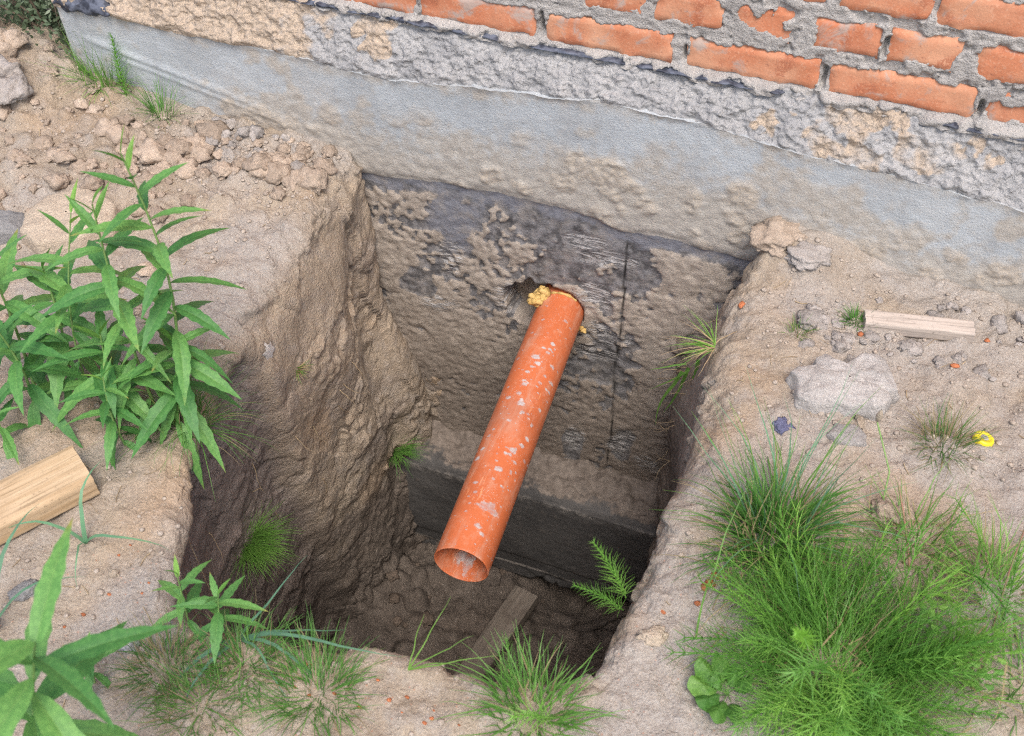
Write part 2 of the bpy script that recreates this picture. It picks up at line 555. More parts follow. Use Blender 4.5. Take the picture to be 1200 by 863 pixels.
MAT = dict(
    soil=soil_material(),
    clod=clod_material('soil_clod', (0.45, 0.36, 0.28), (0.36, 0.285, 0.222)),
    greyclod=clod_material('grey_clod', (0.39, 0.355, 0.325), (0.32, 0.288, 0.262)),
    darkclod=clod_material('damp_clod', (0.18, 0.14, 0.11), (0.135, 0.105, 0.083)),
    stone=clod_material('pale_stone', (0.47, 0.39, 0.30), (0.41, 0.335, 0.255), 0.9, 160),
    crumb=clod_material('soil_crumb', (0.42, 0.36, 0.30), (0.33, 0.275, 0.225)),
    greystone=clod_material('grey_stone', (0.36, 0.355, 0.35), (0.26, 0.255, 0.25), 0.85, 160),
    cement=clod_material('cement_lump', (0.42, 0.395, 0.37), (0.33, 0.31, 0.29), 0.93, 150),
    redchip=clod_material('brick_chip', (0.56, 0.20, 0.09), (0.48, 0.17, 0.08), 0.9, 200),
    found=foundation_material(),
    ledge=rough_mortar_material(),
    mortar=mortar_material(),
    brick=brick_material(),
    footing=footing_material(),
    membrane=plain('bitumen_felt', (0.03, 0.034, 0.048), (0.12, 0.135, 0.175), 0.55, 60, 0.7),
    pipe=pipe_material(),
    foam=plain('expanding_foam', (0.58, 0.40, 0.15), (0.42, 0.27, 0.08), 0.75, 90, 0.8),
    leaf=leaf_material('weed_leaf', (0.080, 0.235, 0.058), (0.125, 0.315, 0.080)),
    young=leaf_material('young_leaf', (0.15, 0.34, 0.06), (0.20, 0.42, 0.08), 0.35),
    stem=plain('weed_stem', (0.16, 0.29, 0.08), (0.22, 0.33, 0.11), 0.6, 60, 0.2),
    redstem=plain('reddish_stem', (0.30, 0.15, 0.11), (0.22, 0.20, 0.10), 0.6, 60, 0.2),
    grass=leaf_material('grass_blade', (0.085, 0.22, 0.04), (0.13, 0.30, 0.06), 0.35),
    grasslight=leaf_material('light_grass_blade', (0.15, 0.34, 0.06), (0.20, 0.40, 0.09), 0.35),
    bluegrass=leaf_material('blue_grass_blade', (0.10, 0.22, 0.13), (0.14, 0.29, 0.17), 0.25),
    dry=leaf_material('dry_grass_blade', (0.36, 0.29, 0.16), (0.27, 0.21, 0.11), 0.2, 0.8),
    horsetail=leaf_material('horsetail_green', (0.16, 0.37, 0.065), (0.22, 0.46, 0.09), 0.35),
    bright=leaf_material('bright_horsetail', (0.24, 0.50, 0.06), (0.30, 0.56, 0.10), 0.35),
    shrub=leaf_material('shrub_leaf', (0.13, 0.185, 0.10), (0.22, 0.275, 0.17), 0.25),
    bark=plain('bark', (0.12, 0.09, 0.06), (0.2, 0.16, 0.12), 0.9),
    woodL=wood_material('fresh_wood', (0.56, 0.415, 0.265), (0.42, 0.29, 0.165), (0.56, 0.50, 0.44), 1),
    woodR=wood_material('bleached_wood', (0.50, 0.43, 0.37), (0.40, 0.34, 0.285), (0.36, 0.31, 0.27), 0),
    woodD=wood_material('wet_wood', (0.24, 0.205, 0.17), (0.17, 0.142, 0.115), (0.13, 0.105, 0.085), 1),
    straw=plain('straw', (0.40, 0.31, 0.19), (0.26, 0.19, 0.12), 0.85, 90, 0.2),
    yellow=plain('yellow_plastic', (0.75, 0.66, 0.03), (0.70, 0.58, 0.02), 0.4, 30, 0.0, 0.5),
    capgrey=plain('grey_insert', (0.33, 0.33, 0.30), (0.42, 0.41, 0.36), 0.6),
    bluechip=plain('blue_stone', (0.045, 0.05, 0.14), (0.20, 0.21, 0.30), 0.35, 180, 0.5, 0.5),
    bone=plain('white_lime', (0.62, 0.58, 0.54), (0.5, 0.46, 0.42), 0.9, 90, 0.6),
    board=wood_material('weathered_board', (0.40, 0.36, 0.31), (0.30, 0.265, 0.22), (0.33, 0.29, 0.24), 0),
    sheet=plain('white_sheet', (0.68, 0.69, 0.70), (0.60, 0.61, 0.62), 0.6, 12, 0.3),
)

# ================================================================== GROUND WITH THE PIT
PAIRS = [  # rim xy, wall foot xy, going round the pit
    ((-.42, .07), (-.33, .05)), ((-.405, -.02), (-.315, -.05)), ((-.372, -.18), (-.335, -.2)), ((-.36, -.37), (-.37, -.36)),
    ((-.344, -.58), (-.36, -.54)), ((-.332, -.72), (-.345, -.68)), ((-.325, -.82), (-.32, -.79)), ((-.26, -.94), (-.25, -.88)),
    ((-.23, -1.03), (-.19, -.93)), ((-.165, -1.10), (-.13, -.96)), ((-.088, -1.112), (-.06, -.97)), ((-.027, -1.097), (0, -.97)),
    ((.052, -1.09), (.06, -.97)), ((.119, -1.061), (.12, -.97)), ((.181, -1.051), (.18, -.97)), ((.234, -1.052), (.23, -.96)),
    ((.281, -1.042), (.28, -.95)), ((.353, -1.03), (.34, -.94)), ((.425, -1.0), (.38, -.92)), ((.438, -.95), (.39, -.88)),
    ((.453, -.834), (.40, -.8)), ((.459, -.685), (.40, -.68)), ((.468, -.612), (.40, -.6)), ((.472, -.437), (.39, -.43)),
    ((.450, -.296), (.375, -.29)), ((.443, -.182), (.36, -.18)), ((.470, -.05), (.35, -.03)), ((.48, .07), (.36, .05))]


def closed_interp(pts, n):
    """closed smooth curve through pts, sampled evenly along the first curve's length"""
    pts = np.array(pts, float)
    k = len(pts)
    t = np.linspace(0, k, k * 40, endpoint=False)
    i = np.floor(t).astype(int)
    f = (t - i)[:, None]
    p0, p1, p2, p3 = pts[(i - 1) % k], pts[i % k], pts[(i + 1) % k], pts[(i + 2) % k]
    c = p1 + 0.5 * f * (p2 - p0 + f * (2 * p0 - 5 * p1 + 4 * p2 - p3 + f * (3 * (p1 - p2) + p3 - p0)))
    d = np.linalg.norm(np.roll(c[:, :2], -1, 0) - c[:, :2], axis=1)
    s = np.concatenate([[0], np.cumsum(d)])
    c2 = np.concatenate([c, c[:1]])
    q = np.linspace(0, s[-1], n, endpoint=False)
    return np.stack([np.interp(q, s, c2[:, a]) for a in range(c.shape[1])], 1)


NU = 1300
cv = closed_interp([a + b for a, b in PAIRS], NU)
RIM, FOOT = cv[:, :2], cv[:, 2:]
CEN = np.array([0.04, -0.52])


def ground_base(x, y):
    """height of the open ground before small relief"""
    z = 0.05 * sstep(-0.55, -1.15, x) * sstep(-0.9, -0.2, y)
    z = z + 0.085 * np.exp(-(((x + 1.30) / 0.17) ** 2 + ((y + 0.07) / 0.13) ** 2))     # heap of dug clay
    z = z - 0.02 * sstep(0.6, 1.0, x) * sstep(-0.5, 0.0, y)
    z = z + 0.055 * sstep(-0.17, 0.0, y) * sstep(0.42, 0.52, x) * sstep(0.78, 0.56, x)
    return z


def build_ground():
    rows = []
    zf = -1.235 - .06 * sstep(-.32, -.12, FOOT[:, 1]) - 0.05 * sstep(-.05, .25, FOOT[:, 0]) * sstep(-.5, -.1, FOOT[:, 1])
    cen3 = np.array([0.02, -0.5, -1.25])
    foot3 = np.concatenate([FOOT, zf[:, None]], 1)
    rim3 = np.concatenate([RIM, ground_base(RIM[:, 0], RIM[:, 1])[:, None]], 1)
    nrm = RIM - CEN
    nrm /= np.linalg.norm(nrm, axis=1)[:, None]
    # pit floor
    for t in np.linspace(0.02, 0.95, 46):
        rows.append(cen3 + (foot3 - cen3) * t)
    # rounded foot, wall, rounded rim
    soft = (sstep(-.15, -.28, RIM[:, 0]) * sstep(-.80, -.66, RIM[:, 1]) * sstep(.03, -.10, RIM[:, 1]))[:, None]
    softr = (sstep(.36, .43, RIM[:, 0]) * sstep(-1.0, -.9, RIM[:, 1]))[:, None]
    ws, wo = 0.975 - .12 * soft - .045 * softr, 0.028 + .055 * soft + .030 * softr
    a0 = cen3 + (foot3 - cen3) * 0.95
    a2 = foot3 + (rim3 - foot3) * 0.05
    for t in np.linspace(0.1, 0.9, 6):
        rows.append((1 - t) ** 2 * a0 + 2 * t * (1 - t) * foot3 + t * t * a2)
    for t in np.linspace(0, 1, 270):
        rows.append(foot3 + (rim3 - foot3) * (.05 + (ws - .05) * t))
    b0 = foot3 + (rim3 - foot3) * ws
    o = RIM + nrm * wo
    b2 = np.concatenate([o, ground_base(o[:, 0], o[:, 1])[:, None]], 1)
    for t in np.linspace(0.05, 1.0, 26):
        rows.append((1 - t) ** 2 * b0 + 2 * t * (1 - t) * rim3 + t * t * b2)
    n_in = len(rows)
    d, dist = 0.0045, 0.028
    ds = []
    while dist < 40:
        dist += d
        ds.append(dist)
        d *= 1.006 if dist < 1.6 else 1.25
    for dist in ds:
        # the outline relaxes from the rim shape to a circle far away
        o = RIM + nrm * (dist + (wo - .028) * max(0, 1 - (dist - .028) / 1.2))
        rows.append(np.concatenate([o, ground_base(o[:, 0], o[:, 1])[:, None]], 1))
    P = np.array(rows)
    N = normals(P, True)
    N[..., :] *= np.where(N[n_in + 5:n_in + 6, :, 2:3].mean() < 0, -1, 1)
    ny = P.shape[0]
    x, y, z = P[..., 0], P[..., 1], P[..., 2]
    depth = np.clip(-z, 0, 2)
    onwall = sstep(0.0, 0.06, depth)
    out = (np.arange(ny)[:, None] >= n_in) * np.ones(NU)[None]
    far = sstep(3.0, 1.6, np.hypot(x - .04, y + .5))
    # ---- relief
    D = 0.012 * fbm(P * 4.0, 3) * (0.4 + 0.6 * onwall)
    D += 0.0060 * fbm(P * 12 + 5, 3) * (0.7 - .35 * onwall)
    D += 0.0026 * fbm(P * 38 + 9, 3, .5) * (1 - .85 * onwall)
    # scraped spade marks down the walls
    D += onwall * 0.0018 * ridged(P * np.array([13, 13, 4.0]) + 3, 2)
    # crumbs and lumps on loose soil
    loose = sstep(-0.30, -0.62, x) * sstep(-0.62, -0.35, y) * (1 - onwall)
    loose = np.maximum(loose, sstep(0.62, 0.75, x) * sstep(-0.40, -0.15, y) * (1 - onwall) * 0.6)
    loose = np.maximum(loose, 0.32 * (1 - onwall))
    heap = np.exp(-(((x + 1.30) / 0.22) ** 2 + ((y + 0.07) / 0.17) ** 2))
    near = slice(0, int(np.searchsorted(ds, 2.2)) + n_in)
    Pn = P[near]
    w1, w2, wr = worley(Pn * 17 + 3)
    v1, v2, vr = worley(Pn * 42 + 7)
    lump = np.zeros_like(x)
    lump[near] = (0.030 * np.clip(0.75 - w1, 0, 1) * (wr > 0.35) * loose[near]
                  + 0.010 * np.clip(0.8 - v1, 0, 1) * (vr > 0.5) * (0.25 + loose[near])
                  + 0.03 * np.clip(0.9 - w1, 0, 1) * heap[near])
    lowwall = sstep(0.45, 0.9, depth)
    lump[near] += (0.012 * np.clip(0.8 - w1, 0, 1) * (wr > .5) + 0.002 * np.clip(.8 - v1, 0, 1)) * lowwall[near]
    c1, c2, cr = worley(Pn * 27 + 11)
    # crumbly clusters that break out of the faces, between smoother scraped parts
    rag = sstep(-.05, .35, fbm(Pn * 5.5 + 19, 2)) * onwall[near]
    lump[near] += (rag + .10) * (0.006 * np.clip(.8 - c1, 0, 1) * (cr > .5) + 0.003 * np.clip(.8 - v1, 0, 1) * (vr > .3))
    floor = sstep(1.10, 1.2, depth[near])
    lump[near] += floor * (0.045 * np.clip(.75 - w1, 0, 1) * (wr > .4) + .010 * np.clip(.8 - c1, 0, 1))
    D += lump
    # the left face: a smooth cut slab near the viewer, a tan bulge beyond it
    left = sstep(-.18, -.26, x) * onwall
    D -= left * 0.045 * sstep(-0.50, -0.56, y + 0.10 * (z + .4)) * sstep(-.02, -.12, z)
    D += left * 0.030 * np.exp(-((y + 0.30) / 0.13) ** 2) * sstep(-.10, -.35, z)
    D -= left * 0.022 * np.exp(-((y + 0.13) / 0.05) ** 2) * sstep(-.10, -.3, z)
    # earth banked up at the back corners over the footing
    D += left * 0.055 * sstep(-.22, -.06, y) * sstep(-.42, -.72, z)
    # earth standing out of the back right corner
    D += onwall * sstep(.25, .36, x) * .060 * np.exp(-((z + .40) / .27) ** 2) * sstep(-.24, -.08, y)
    # broken, blocky faces where lumps came away
    Wp = Pn + .022 * np.stack([fbm(Pn * 16 + 3, 3), fbm(Pn * 16 + 13, 3), fbm(Pn * 16 + 23, 3)], -1)
    f1, f2, fr = worley(Wp * np.array([9, 9, 7.5]))
    g1, g2, gr = worley(Wp * 23 + 5)
    brk = (onwall * .85 + .15)[near] * (.35 + .65 * rag)
    edgez = np.exp(-((P[near][..., 2] + .03) / .05) ** 2) * (onwall[near] > .0)
    D[near] += brk * (.017 * (fr - .5) + .009 * (gr - .5)) + edgez * (.012 * (fr - .5) + .010 * (gr - .5))
    # spade cuts: shallow flat steps on the left face
    cut = np.floor((y + .12 * z) * 7.5 + .3 * fbm(P * 3, 2))
    cutr = np.abs(np.sin(cut * 12.9898) * 43758.5) % 1
    D += left * .014 * (cutr - .5)
    D *= far
    P[..., 2] -= .12 * np.exp(-(((x - .17) / .15) ** 2 + ((y + .08) / .12) ** 2)) * sstep(-1.12, -1.2, z)   # hollow under the footing
    Q = P + N * D[..., None]
    # crevice along the wall on the right
    tone = fbm(P * 3.1 + 31, 3)
    band = fbm(P * np.array([5, 5, 9]) + 3, 3)
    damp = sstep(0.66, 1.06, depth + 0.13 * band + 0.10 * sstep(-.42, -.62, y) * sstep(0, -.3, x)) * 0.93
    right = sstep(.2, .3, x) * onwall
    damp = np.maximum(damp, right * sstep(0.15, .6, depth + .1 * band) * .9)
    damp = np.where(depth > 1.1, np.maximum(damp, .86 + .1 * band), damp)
    humus = left * sstep(-0.505, -0.555, y + 0.10 * (z + .4) + .02 * band) * sstep(.02, .10, depth)
    humus = np.maximum(humus, onwall * .35 * sstep(.3, .6, band + .35 * depth))
    humus = np.maximum(humus, right * sstep(.02, .12, depth) * 0.4)
    grey = sstep(-.05, .45, tone + .35 * sstep(.45, .6, x)) * (1 - onwall)
    grey = np.maximum(grey, sstep(-.2, -.6, y) * sstep(-.35, -.5, x) * .6 * (1 - onwall))
    ochre = sstep(.15, .6, fbm(P * 4.3 + 77, 3) + .5 * heap) * .6
    ochre = np.maximum(ochre, left * .28 * sstep(.75, .3, depth + .15 * band))
    ochre = np.maximum(ochre, np.exp(-(((x + .30) / .05) ** 2 + ((y + .93) / .12) ** 2)) * (depth < .1))
    chips = np.clip(sstep(.35, .5, x) * sstep(-.35, -.7, y) + sstep(-.95, -1.1, y) + .15, 0, 1) * (depth < .12)
    me = mesh_from('ground', Q, grid_faces(ny, NU, True))
    # close the middle of the floor
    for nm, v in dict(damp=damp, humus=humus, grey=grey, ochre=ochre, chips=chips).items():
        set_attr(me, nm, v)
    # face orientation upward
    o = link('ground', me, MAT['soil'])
    tag(o, None, None, None, 'structure')
    return o


GROUND = build_ground()
bpy.context.view_layer.update()


def gz(x, y, z0=1.0):
    """height of the ground under a point"""
    ok, loc, nor, idx = GROUND.ray_cast(Vector((x, y, z0)), Vector((0, 0, -1)))
    return loc.z if ok else 0.0


def hit(p, d):
    ok, loc, nor, idx = GROUND.ray_cast(Vector(p), Vector(d))
    return (loc, nor) if ok else (Vector(p), Vector((0, 0, 1)))


# ================================================================== HOUSE WALL
WALL_L, WALL_R = -1.088, 2.2
HOUSE = thing('house_wall', 'orange brick house wall standing on a grey concrete foundation beside the pit', 'wall', (0, 0, 0))
LIPX = [-1.2, -.929, -.808, -.604, -.356, -.225, -.117, .123, .287, .541, .693, .885, 2.3]
LIPZ = [.212, .212, .203, .210, .197, .205, .219, .243, .241, .218, .209, .195, .20]


def lip(x):
    xx = np.stack([x, 0 * x, 0 * x], -1)
    return np.interp(x, LIPX, LIPZ) + 0.006 * fbm(xx * 11, 5, .6)


def box_arrays(x0, x1, y0, y1, z0, z1):
    v = [(x0, y0, z0), (x1, y0, z0), (x1, y1, z0), (x0, y1, z0), (x0, y0, z1), (x1, y0, z1), (x1, y1, z1), (x0, y1, z1)]
    f = [(0, 3, 2, 1), (4, 5, 6, 7), (0, 1, 5, 4), (1, 2, 6, 5), (2, 3, 7, 6), (3, 0, 4, 7)]
    return np.array(v, float), np.array(f)


def join(parts):
    co, fa, n = [], [], 0
    for v, f in parts:
        v = np.asarray(v).reshape(-1, 3)
        co.append(v)
        fa.append(np.asarray(f) + n)
        n += len(v)
    return np.concatenate(co), np.concatenate(fa)


def ell(x, z, cx, cz, rx, rz, nz=0.0):
    return sstep(1.25, 0.75, np.sqrt(((x - cx) / rx) ** 2 + ((z - cz) / rz) ** 2) + nz)


def build_foundation():
    xs = np.concatenate([np.arange(WALL_L, 1.06, 0.0045), np.arange(1.06, WALL_R + .01, 0.03)])
    zs = np.linspace(0, 1, 262)
    X, T = np.meshgrid(xs, zs)
    L = lip(xs)[None, :]
    Z = -0.97 + T * (L + 0.97)
    P = np.stack([X, 0 * X, Z], -1)
    n_lo, n_mid, n_hi = fbm(P * 5, 4), fbm(P * 14 + 4, 4), fbm(P * 50 + 8, 3)
    # dirty lower part of the exposed concrete
    dust = sstep(0.185, 0.02, Z + 0.07 * n_lo + 0.03 * n_mid - 0.02 * np.sin(X * 5)) * sstep(-1.0, -.45, X + .12 * n_lo)
    dust = np.maximum(dust, 0.75 * sstep(.05, .5, n_mid * .5 + n_lo * .7))
    dust = np.maximum(dust, .55 * sstep(.04, .0, L - Z + .02 * n_mid))
    # bitumen coat from just under the ground line
    edge = -0.052 + 0.012 * n_lo + 0.006 * n_mid + .02 * ell(X, Z, -.05, -.07, .2, .08)
    bit = sstep(edge + .004, edge - .004, Z)
    film = sstep(edge - .035 + .03 * n_mid, edge - .022 + .03 * n_mid, Z) * bit
    film = np.maximum(film, ell(X, Z, -.19, -.13, .05, .09, .5 * n_mid) * .9)
    # soil stuck to it
    crust = sstep(-.30, .25, n_mid * .55 + n_lo * .7 + n_hi * .6 + 0.30 * sstep(.10, -.10, X) + .3 * sstep(.16, .30, X)
                  - 0.45 * ell(X, Z, .06, -.14, .17, .12, .6 * n_mid) - .45 * ell(X, Z, .21, -.30, .06, .25, .4 * n_mid)
                  + .30 * sstep(-.35, -.6, Z))
    crust *= sstep(edge - .012, edge - .045 - .04 * np.clip(n_mid, 0, 1), Z)
    crust *= 1 - film * .9
    crust *= 1 - .85 * ell(X, Z, -.28, -.36, .05, .05, .5 * n_mid)
    crust *= 1 - .85 * ell(X, Z, .11, -.80, .03, .07, .4 * n_mid)
    crust *= 1 - .8 * ell(X, Z, .24, -.75, .03, .08, .4 * n_mid)
    scrape = np.zeros_like(X)
    for cx, cz, rx, rz in [(.16, -.15, .06, .03), (.14, -.26, .05, .03), (.17, -.37, .05, .04), (.15, -.44, .05, .03), (.115, -.76, .025, .06),
                           (.235, -.73, .03, .07), (.30, -.78, .035, .03), (-.05, -.33, .05, .05), (-.24, -.40, .05, .025), (-.20, -.25, .03, .05), (.11, -.11, .05, .02)]:
        scrape = np.maximum(scrape, ell(X, Z, cx, cz, rx, rz, .5 * n_mid))
    damp = sstep(-.25, -.75, Z + .12 * n_lo) * .75
    seam = sstep(.0040, .0015, np.abs(X - .205 - .006 * n_lo - .002 * n_mid)) * (.45 + .55 * sstep(-.3, .2, n_mid)) * sstep(-.08, -.10, Z) * sstep(-.84, -.82, Z)
    # clinging chips of dirt on the pale face
    c1, c2, cr = worley(P * np.array([14, 1, 16]) + 2)
    chip = sstep(.46, .34, c1 + .25 * n_mid) * (cr > .45) * sstep(.16, .05, Z + .05 * n_lo) * (1 - bit) * sstep(-.75, -.4, X)
    big = np.zeros_like(X)
    for cx, cz, rx, rz in [(-.62, .035, .09, .032), (.13, .075, .055, .035), (.20, .06, .03, .02), (.42, .10, .03, .03), (.33, .05, .022, .03)]:
        big = np.maximum(big, ell(X, Z, cx, cz, rx, rz, .8 * n_mid))
    chip = np.maximum(chip, big)
    # crinkles of the shuttering film at the left
    ca = 0.105 - .42 * (X + .78) * sstep(-1.1, -.9, X)
    wr = np.exp(-((Z - (.125 - .20 * (X + .95))) / .008) ** 2) * sstep(-1.08, -1.0, X) * sstep(-.55, -.7, X)
    wr += .8 * np.exp(-((Z - (.105 - .19 * (X + .95))) / .006) ** 2) * sstep(-1.0, -.95, X) * sstep(-.5, -.62, X)
    # hole round the pipe
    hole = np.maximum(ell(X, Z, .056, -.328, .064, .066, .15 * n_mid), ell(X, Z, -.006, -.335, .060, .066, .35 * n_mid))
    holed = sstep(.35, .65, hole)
    n_vh = fbm(P * 95 + 2, 3, .6)
    Y = -(0.0015 * n_lo + 0.0006 * n_hi)
    Y -= chip * (.0022 + .0022 * n_hi + .0015 * n_vh)
    Y -= wr * .0035
    Y -= dust * (.0008 + .0010 * n_hi + .0008 * n_vh)
    q1, q2, qr = worley(P * 48 + 3)
    Y -= crust * (.0035 + .0014 * n_mid + .0004 * n_hi + .0008 * n_vh + .0018 * np.clip(.75 - q1, 0, 1) * (qr > .35)) + bit * .001
    Y -= .004 * bit * n_lo
    Y += seam * .003
    Y += scrape * .002 * (1 - crust)
    # board step in the shuttering between the coated part and the face above
    Y += .006 * sstep(edge + .02, edge - .01, Z)
    # lip left by the shuttering at the top edge
    Y -= .0035 * np.exp(-((Z - L) / .006) ** 2) * sstep(.0, .5, n_mid + .6 * n_lo)
    Y = Y * (1 - holed) + holed * .16
    P[..., 1] = Y
    nx = len(xs)
    # close it to a solid: return the top edge and the left end back to the core
    gf = grid_faces(P.shape[0], nx)
    core_v, core_f = box_arrays(WALL_L + .002, WALL_R, .165, .40, -.97, .30)
    topv = np.stack([P[-1], P[-1] + np.array([0, .17, 0])], 0)
    lefv = np.stack([P[:, 0] + np.array([0, .17, 0]), P[:, 0]], 1)
    co, fa = join([(P, gf), (topv, grid_faces(2, nx)), (lefv, grid_faces(len(zs), 2)), (core_v, core_f)])
    me = mesh_from('foundation', co, fa)
    tot = len(co)
    for nm, v in dict(dust=dust, bit=bit, film=film, crust=crust, scrape=scrape, seam=seam, chip=chip, damp=damp, hole=holed).items():
        a = np.zeros(tot)
        a[:v.size] = v.ravel()
        set_attr(me, nm, a)
    o = link('foundation', me, MAT['found'], HOUSE)
    o['label'] = 'grey concrete foundation strip, coated black and caked with soil below ground'
    return o


def build_ledge():
    xs = np.concatenate([np.arange(WALL_L, 1.06, 0.004), np.arange(1.06, WALL_R + .01, 0.03)])
    sv = np.linspace(0, 1, 44)
    X, S = np.meshgrid(xs, sv)
    L = lip(xs)[None, :]
    Y = .002 + .052 * S
    Z = L - .003 + (.318 - L) * S ** .9
    P = np.stack([X, Y, Z], -1)
    w1, w2, wr = worley(P * 30 + 2)
    v1, v2, vr = worley(P * 75 + 2)
    n = fbm(P * 16, 4)
    sand = sstep(-.35, -.6, X + .10 * n)
    sand = np.maximum(sand, ell(X, Z, .62, .26, .14, .05, 1.5 * n) * .55)
    sand = np.maximum(sand, ell(X, Z, -.33, .26, .05, .04, 1.3 * n) * .7)
    d = .007 * n + .005 * np.clip(.7 - w1, 0, 1) * (wr > .5) + .007 * np.clip(.8 - v1, 0, 1) * (vr > .3) + .006 * fbm(P * 60, 3, .7)
    d += sand * .012 * np.clip(.9 - w1, 0, 1) + .006 * sstep(-.5, -.7, X)
    fade = sstep(-.06, .06, S) * sstep(1.0, .93, S)
    d = d + .006 * sstep(.25, 0, S) * sstep(.0, .5, n)
    N = np.array([0, -.86, .5])
    P = P + (N * (d * fade)[..., None])
    me = mesh_from('mortar_ledge', P, grid_faces(len(sv), len(xs)))
    set_attr(me, 'sand', sand)
    o = link('mortar_ledge', me, MAT['ledge'], HOUSE)
    o['label'] = 'rough crumbly band of cement along the top of the foundation'


def build_footing():
    xs = np.arange(-.55, .62, .0045)
    prof = []
    for t in np.linspace(0, 1, 46):
        prof.append((.02 - .122 * t, -.884 - .004 * t, 0))
    for a in np.linspace(0, 90, 8)[1:-1]:
        prof.append((-.102 - .016 * math.sin(R(a)), -.888 - .016 * (1 - math.cos(R(a))), 1))
    for t in np.linspace(0, 1, 92):
        prof.append((-.118 - .005 * t, -.904 - .386 * t, 2))
    for t in np.linspace(.08, 1, 12):
        prof.append((-.123 + .16 * t, -1.292, 3))
    prof = np.array(prof)
    X, J = np.meshgrid(xs, np.arange(len(prof)))
    Y, Z, K = prof[J, 0], prof[J, 1], prof[J, 2]
    P = np.stack([X, Y, Z], -1)
    n1, n2, n3 = fbm(P * 6, 3), fbm(P * 20 + 3, 4), fbm(P * 60, 3)
    w1, w2, wr = worley(P * 24)
    top = sstep(-.118, -.100, Y) * (Z > -.91)
    bank = sstep(-.02, -.34, X + .05 * n1)
    crust = top * np.clip(.75 + .5 * n1 + .5 * sstep(-.10, 0, Y), 0, 1)
    crust = np.maximum(crust, bank * sstep(-1.0, -.88, Z + .1 * n1 - .15 * bank) * .9)
    d = np.zeros_like(X)
    P[..., 2] += top * (.008 + .013 * n2 + .022 * np.clip(.7 - w1, 0, 1) + .012 * sstep(-.05, .0, Y) * (1 + n1)) * np.clip(crust, .2, 1)
    front = (K == 2)
    lowchip = sstep(-1.23, -1.29, Z) * np.clip(.35 + n2 + .6 * n1, 0, 1)
    P[..., 1] -= front * (.003 * n1 + .0008 * n3 + .004 * sstep(-1.195, -1.185, Z + .004 * n1)) - front * lowchip * .02
    P[..., 2] += sstep(-1.21, -1.295, Z) * lowchip * .035
    edge = np.exp(-((Z + .908) / .013) ** 2) * np.clip(.5 + 1.2 * n2, 0, 1)
    seam = sstep(.0052, .0025, np.abs(Z + 1.238 + .006 * X + .0015 * n1)) * 1.0
    seam = np.maximum(seam, .35 * sstep(.004, .0015, np.abs(Z + 1.188 - .01 * X + .004 * n1)))
    me = mesh_from('footing', P, grid_faces(*X.shape))
    for nm, v in dict(crust=crust, edge=edge * front, seam=seam * front).items():
        set_attr(me, nm, v)
    o = link('footing', me, MAT['footing'], HOUSE)
    o['label'] = 'dark coated concrete footing step near the bottom of the pit with soil on its top'


BY = 0.05          # plane of the brick faces


def brick_layout():
    """(x0, x1, z0, z1, smear) of the lowest courses, as far as the wall goes"""
    L = []
    cp = 0.0805
    seen = {0: [(-.449, -.262, 0), (-.252, -.018, .0), (.004, .245, 0), (.271, .506, 0), (.524, .772, 0), (.785, 1.03, .016)],
            1: [(-.07, .055, .02), (.072, .19, .004), (.207, .326, .002), (.345, .445, .012), (.482, .596, 0), (.607, .722, .002), (.748, .868, .001), (.879, 1.0, 0)],
            2: [(.25, .495, .002), (.51, .657, .001), (.668, .915, 0)]}
    for c in range(14):
        z0 = .318 + cp * c
        z1 = z0 + .0615
        row = seen.get(c, [])
        for x0, x1, s in row:
            L.append((x0, x1, z0, z1, s, c))
        step = .13 if c % 4 == 1 else .26
        w = step - .012
        lo = row[0][0] if row else .1 + .06 * (c % 3)
        x = lo - step
        while x > WALL_L + .005:
            L.append((x, x + w, z0, z1, .002, c))
            x -= step
        hi = row[-1][1] + .012 if row else .1 + .06 * (c % 3)
        x = hi
        while x + w < WALL_R:
            L.append((x, x + w, z0, z1, .002, c))
            x += step
    return L


def brick_mesh(w, seed):
    """one brick, its arrises rounded and knocked; origin at the middle of its face"""
    h, d = .0615, .115
    nx, nz = max(8, int(w / .009)), 9
    xs = np.linspace(-w / 2, w / 2, nx)
    zs = np.linspace(-h / 2, h / 2, nz)
    X, Z = np.meshgrid(xs, zs)
    P = np.stack([X, 0 * X, Z], -1)
    q = P + seed * 3.7
    ex = np.minimum(w / 2 - np.abs(X), h / 2 - np.abs(Z))
    P[..., 1] = .0022 * fbm(q * 18, 3) + .005 * sstep(.007, 0, ex) * np.clip(1 + 1.6 * fbm(q * 40, 2), 0, 3) - .0006
    P[..., 0] += .003 * sstep(.01, 0, w / 2 - np.abs(X)) * fbm(q * 35 + 2, 2)
    P[..., 2] += .003 * sstep(.008, 0, h / 2 - np.abs(Z)) * fbm(q * 30 + 5, 2)
    front = (P, grid_faces(nz, nx))
    ring = np.concatenate([P[0, :], P[1:, -1], P[-1, -2::-1], P[-2:0:-1, 0]])
    back = ring.copy()
    back[:, 1] = d
    n = len(ring)
    sides = (np.stack([back, ring], 0), grid_faces(2, n, True))
    co, fa = join([front, sides])
    me = mesh_from('brick', co, fa, False)
    me.materials.append(MAT['brick'])
    return me


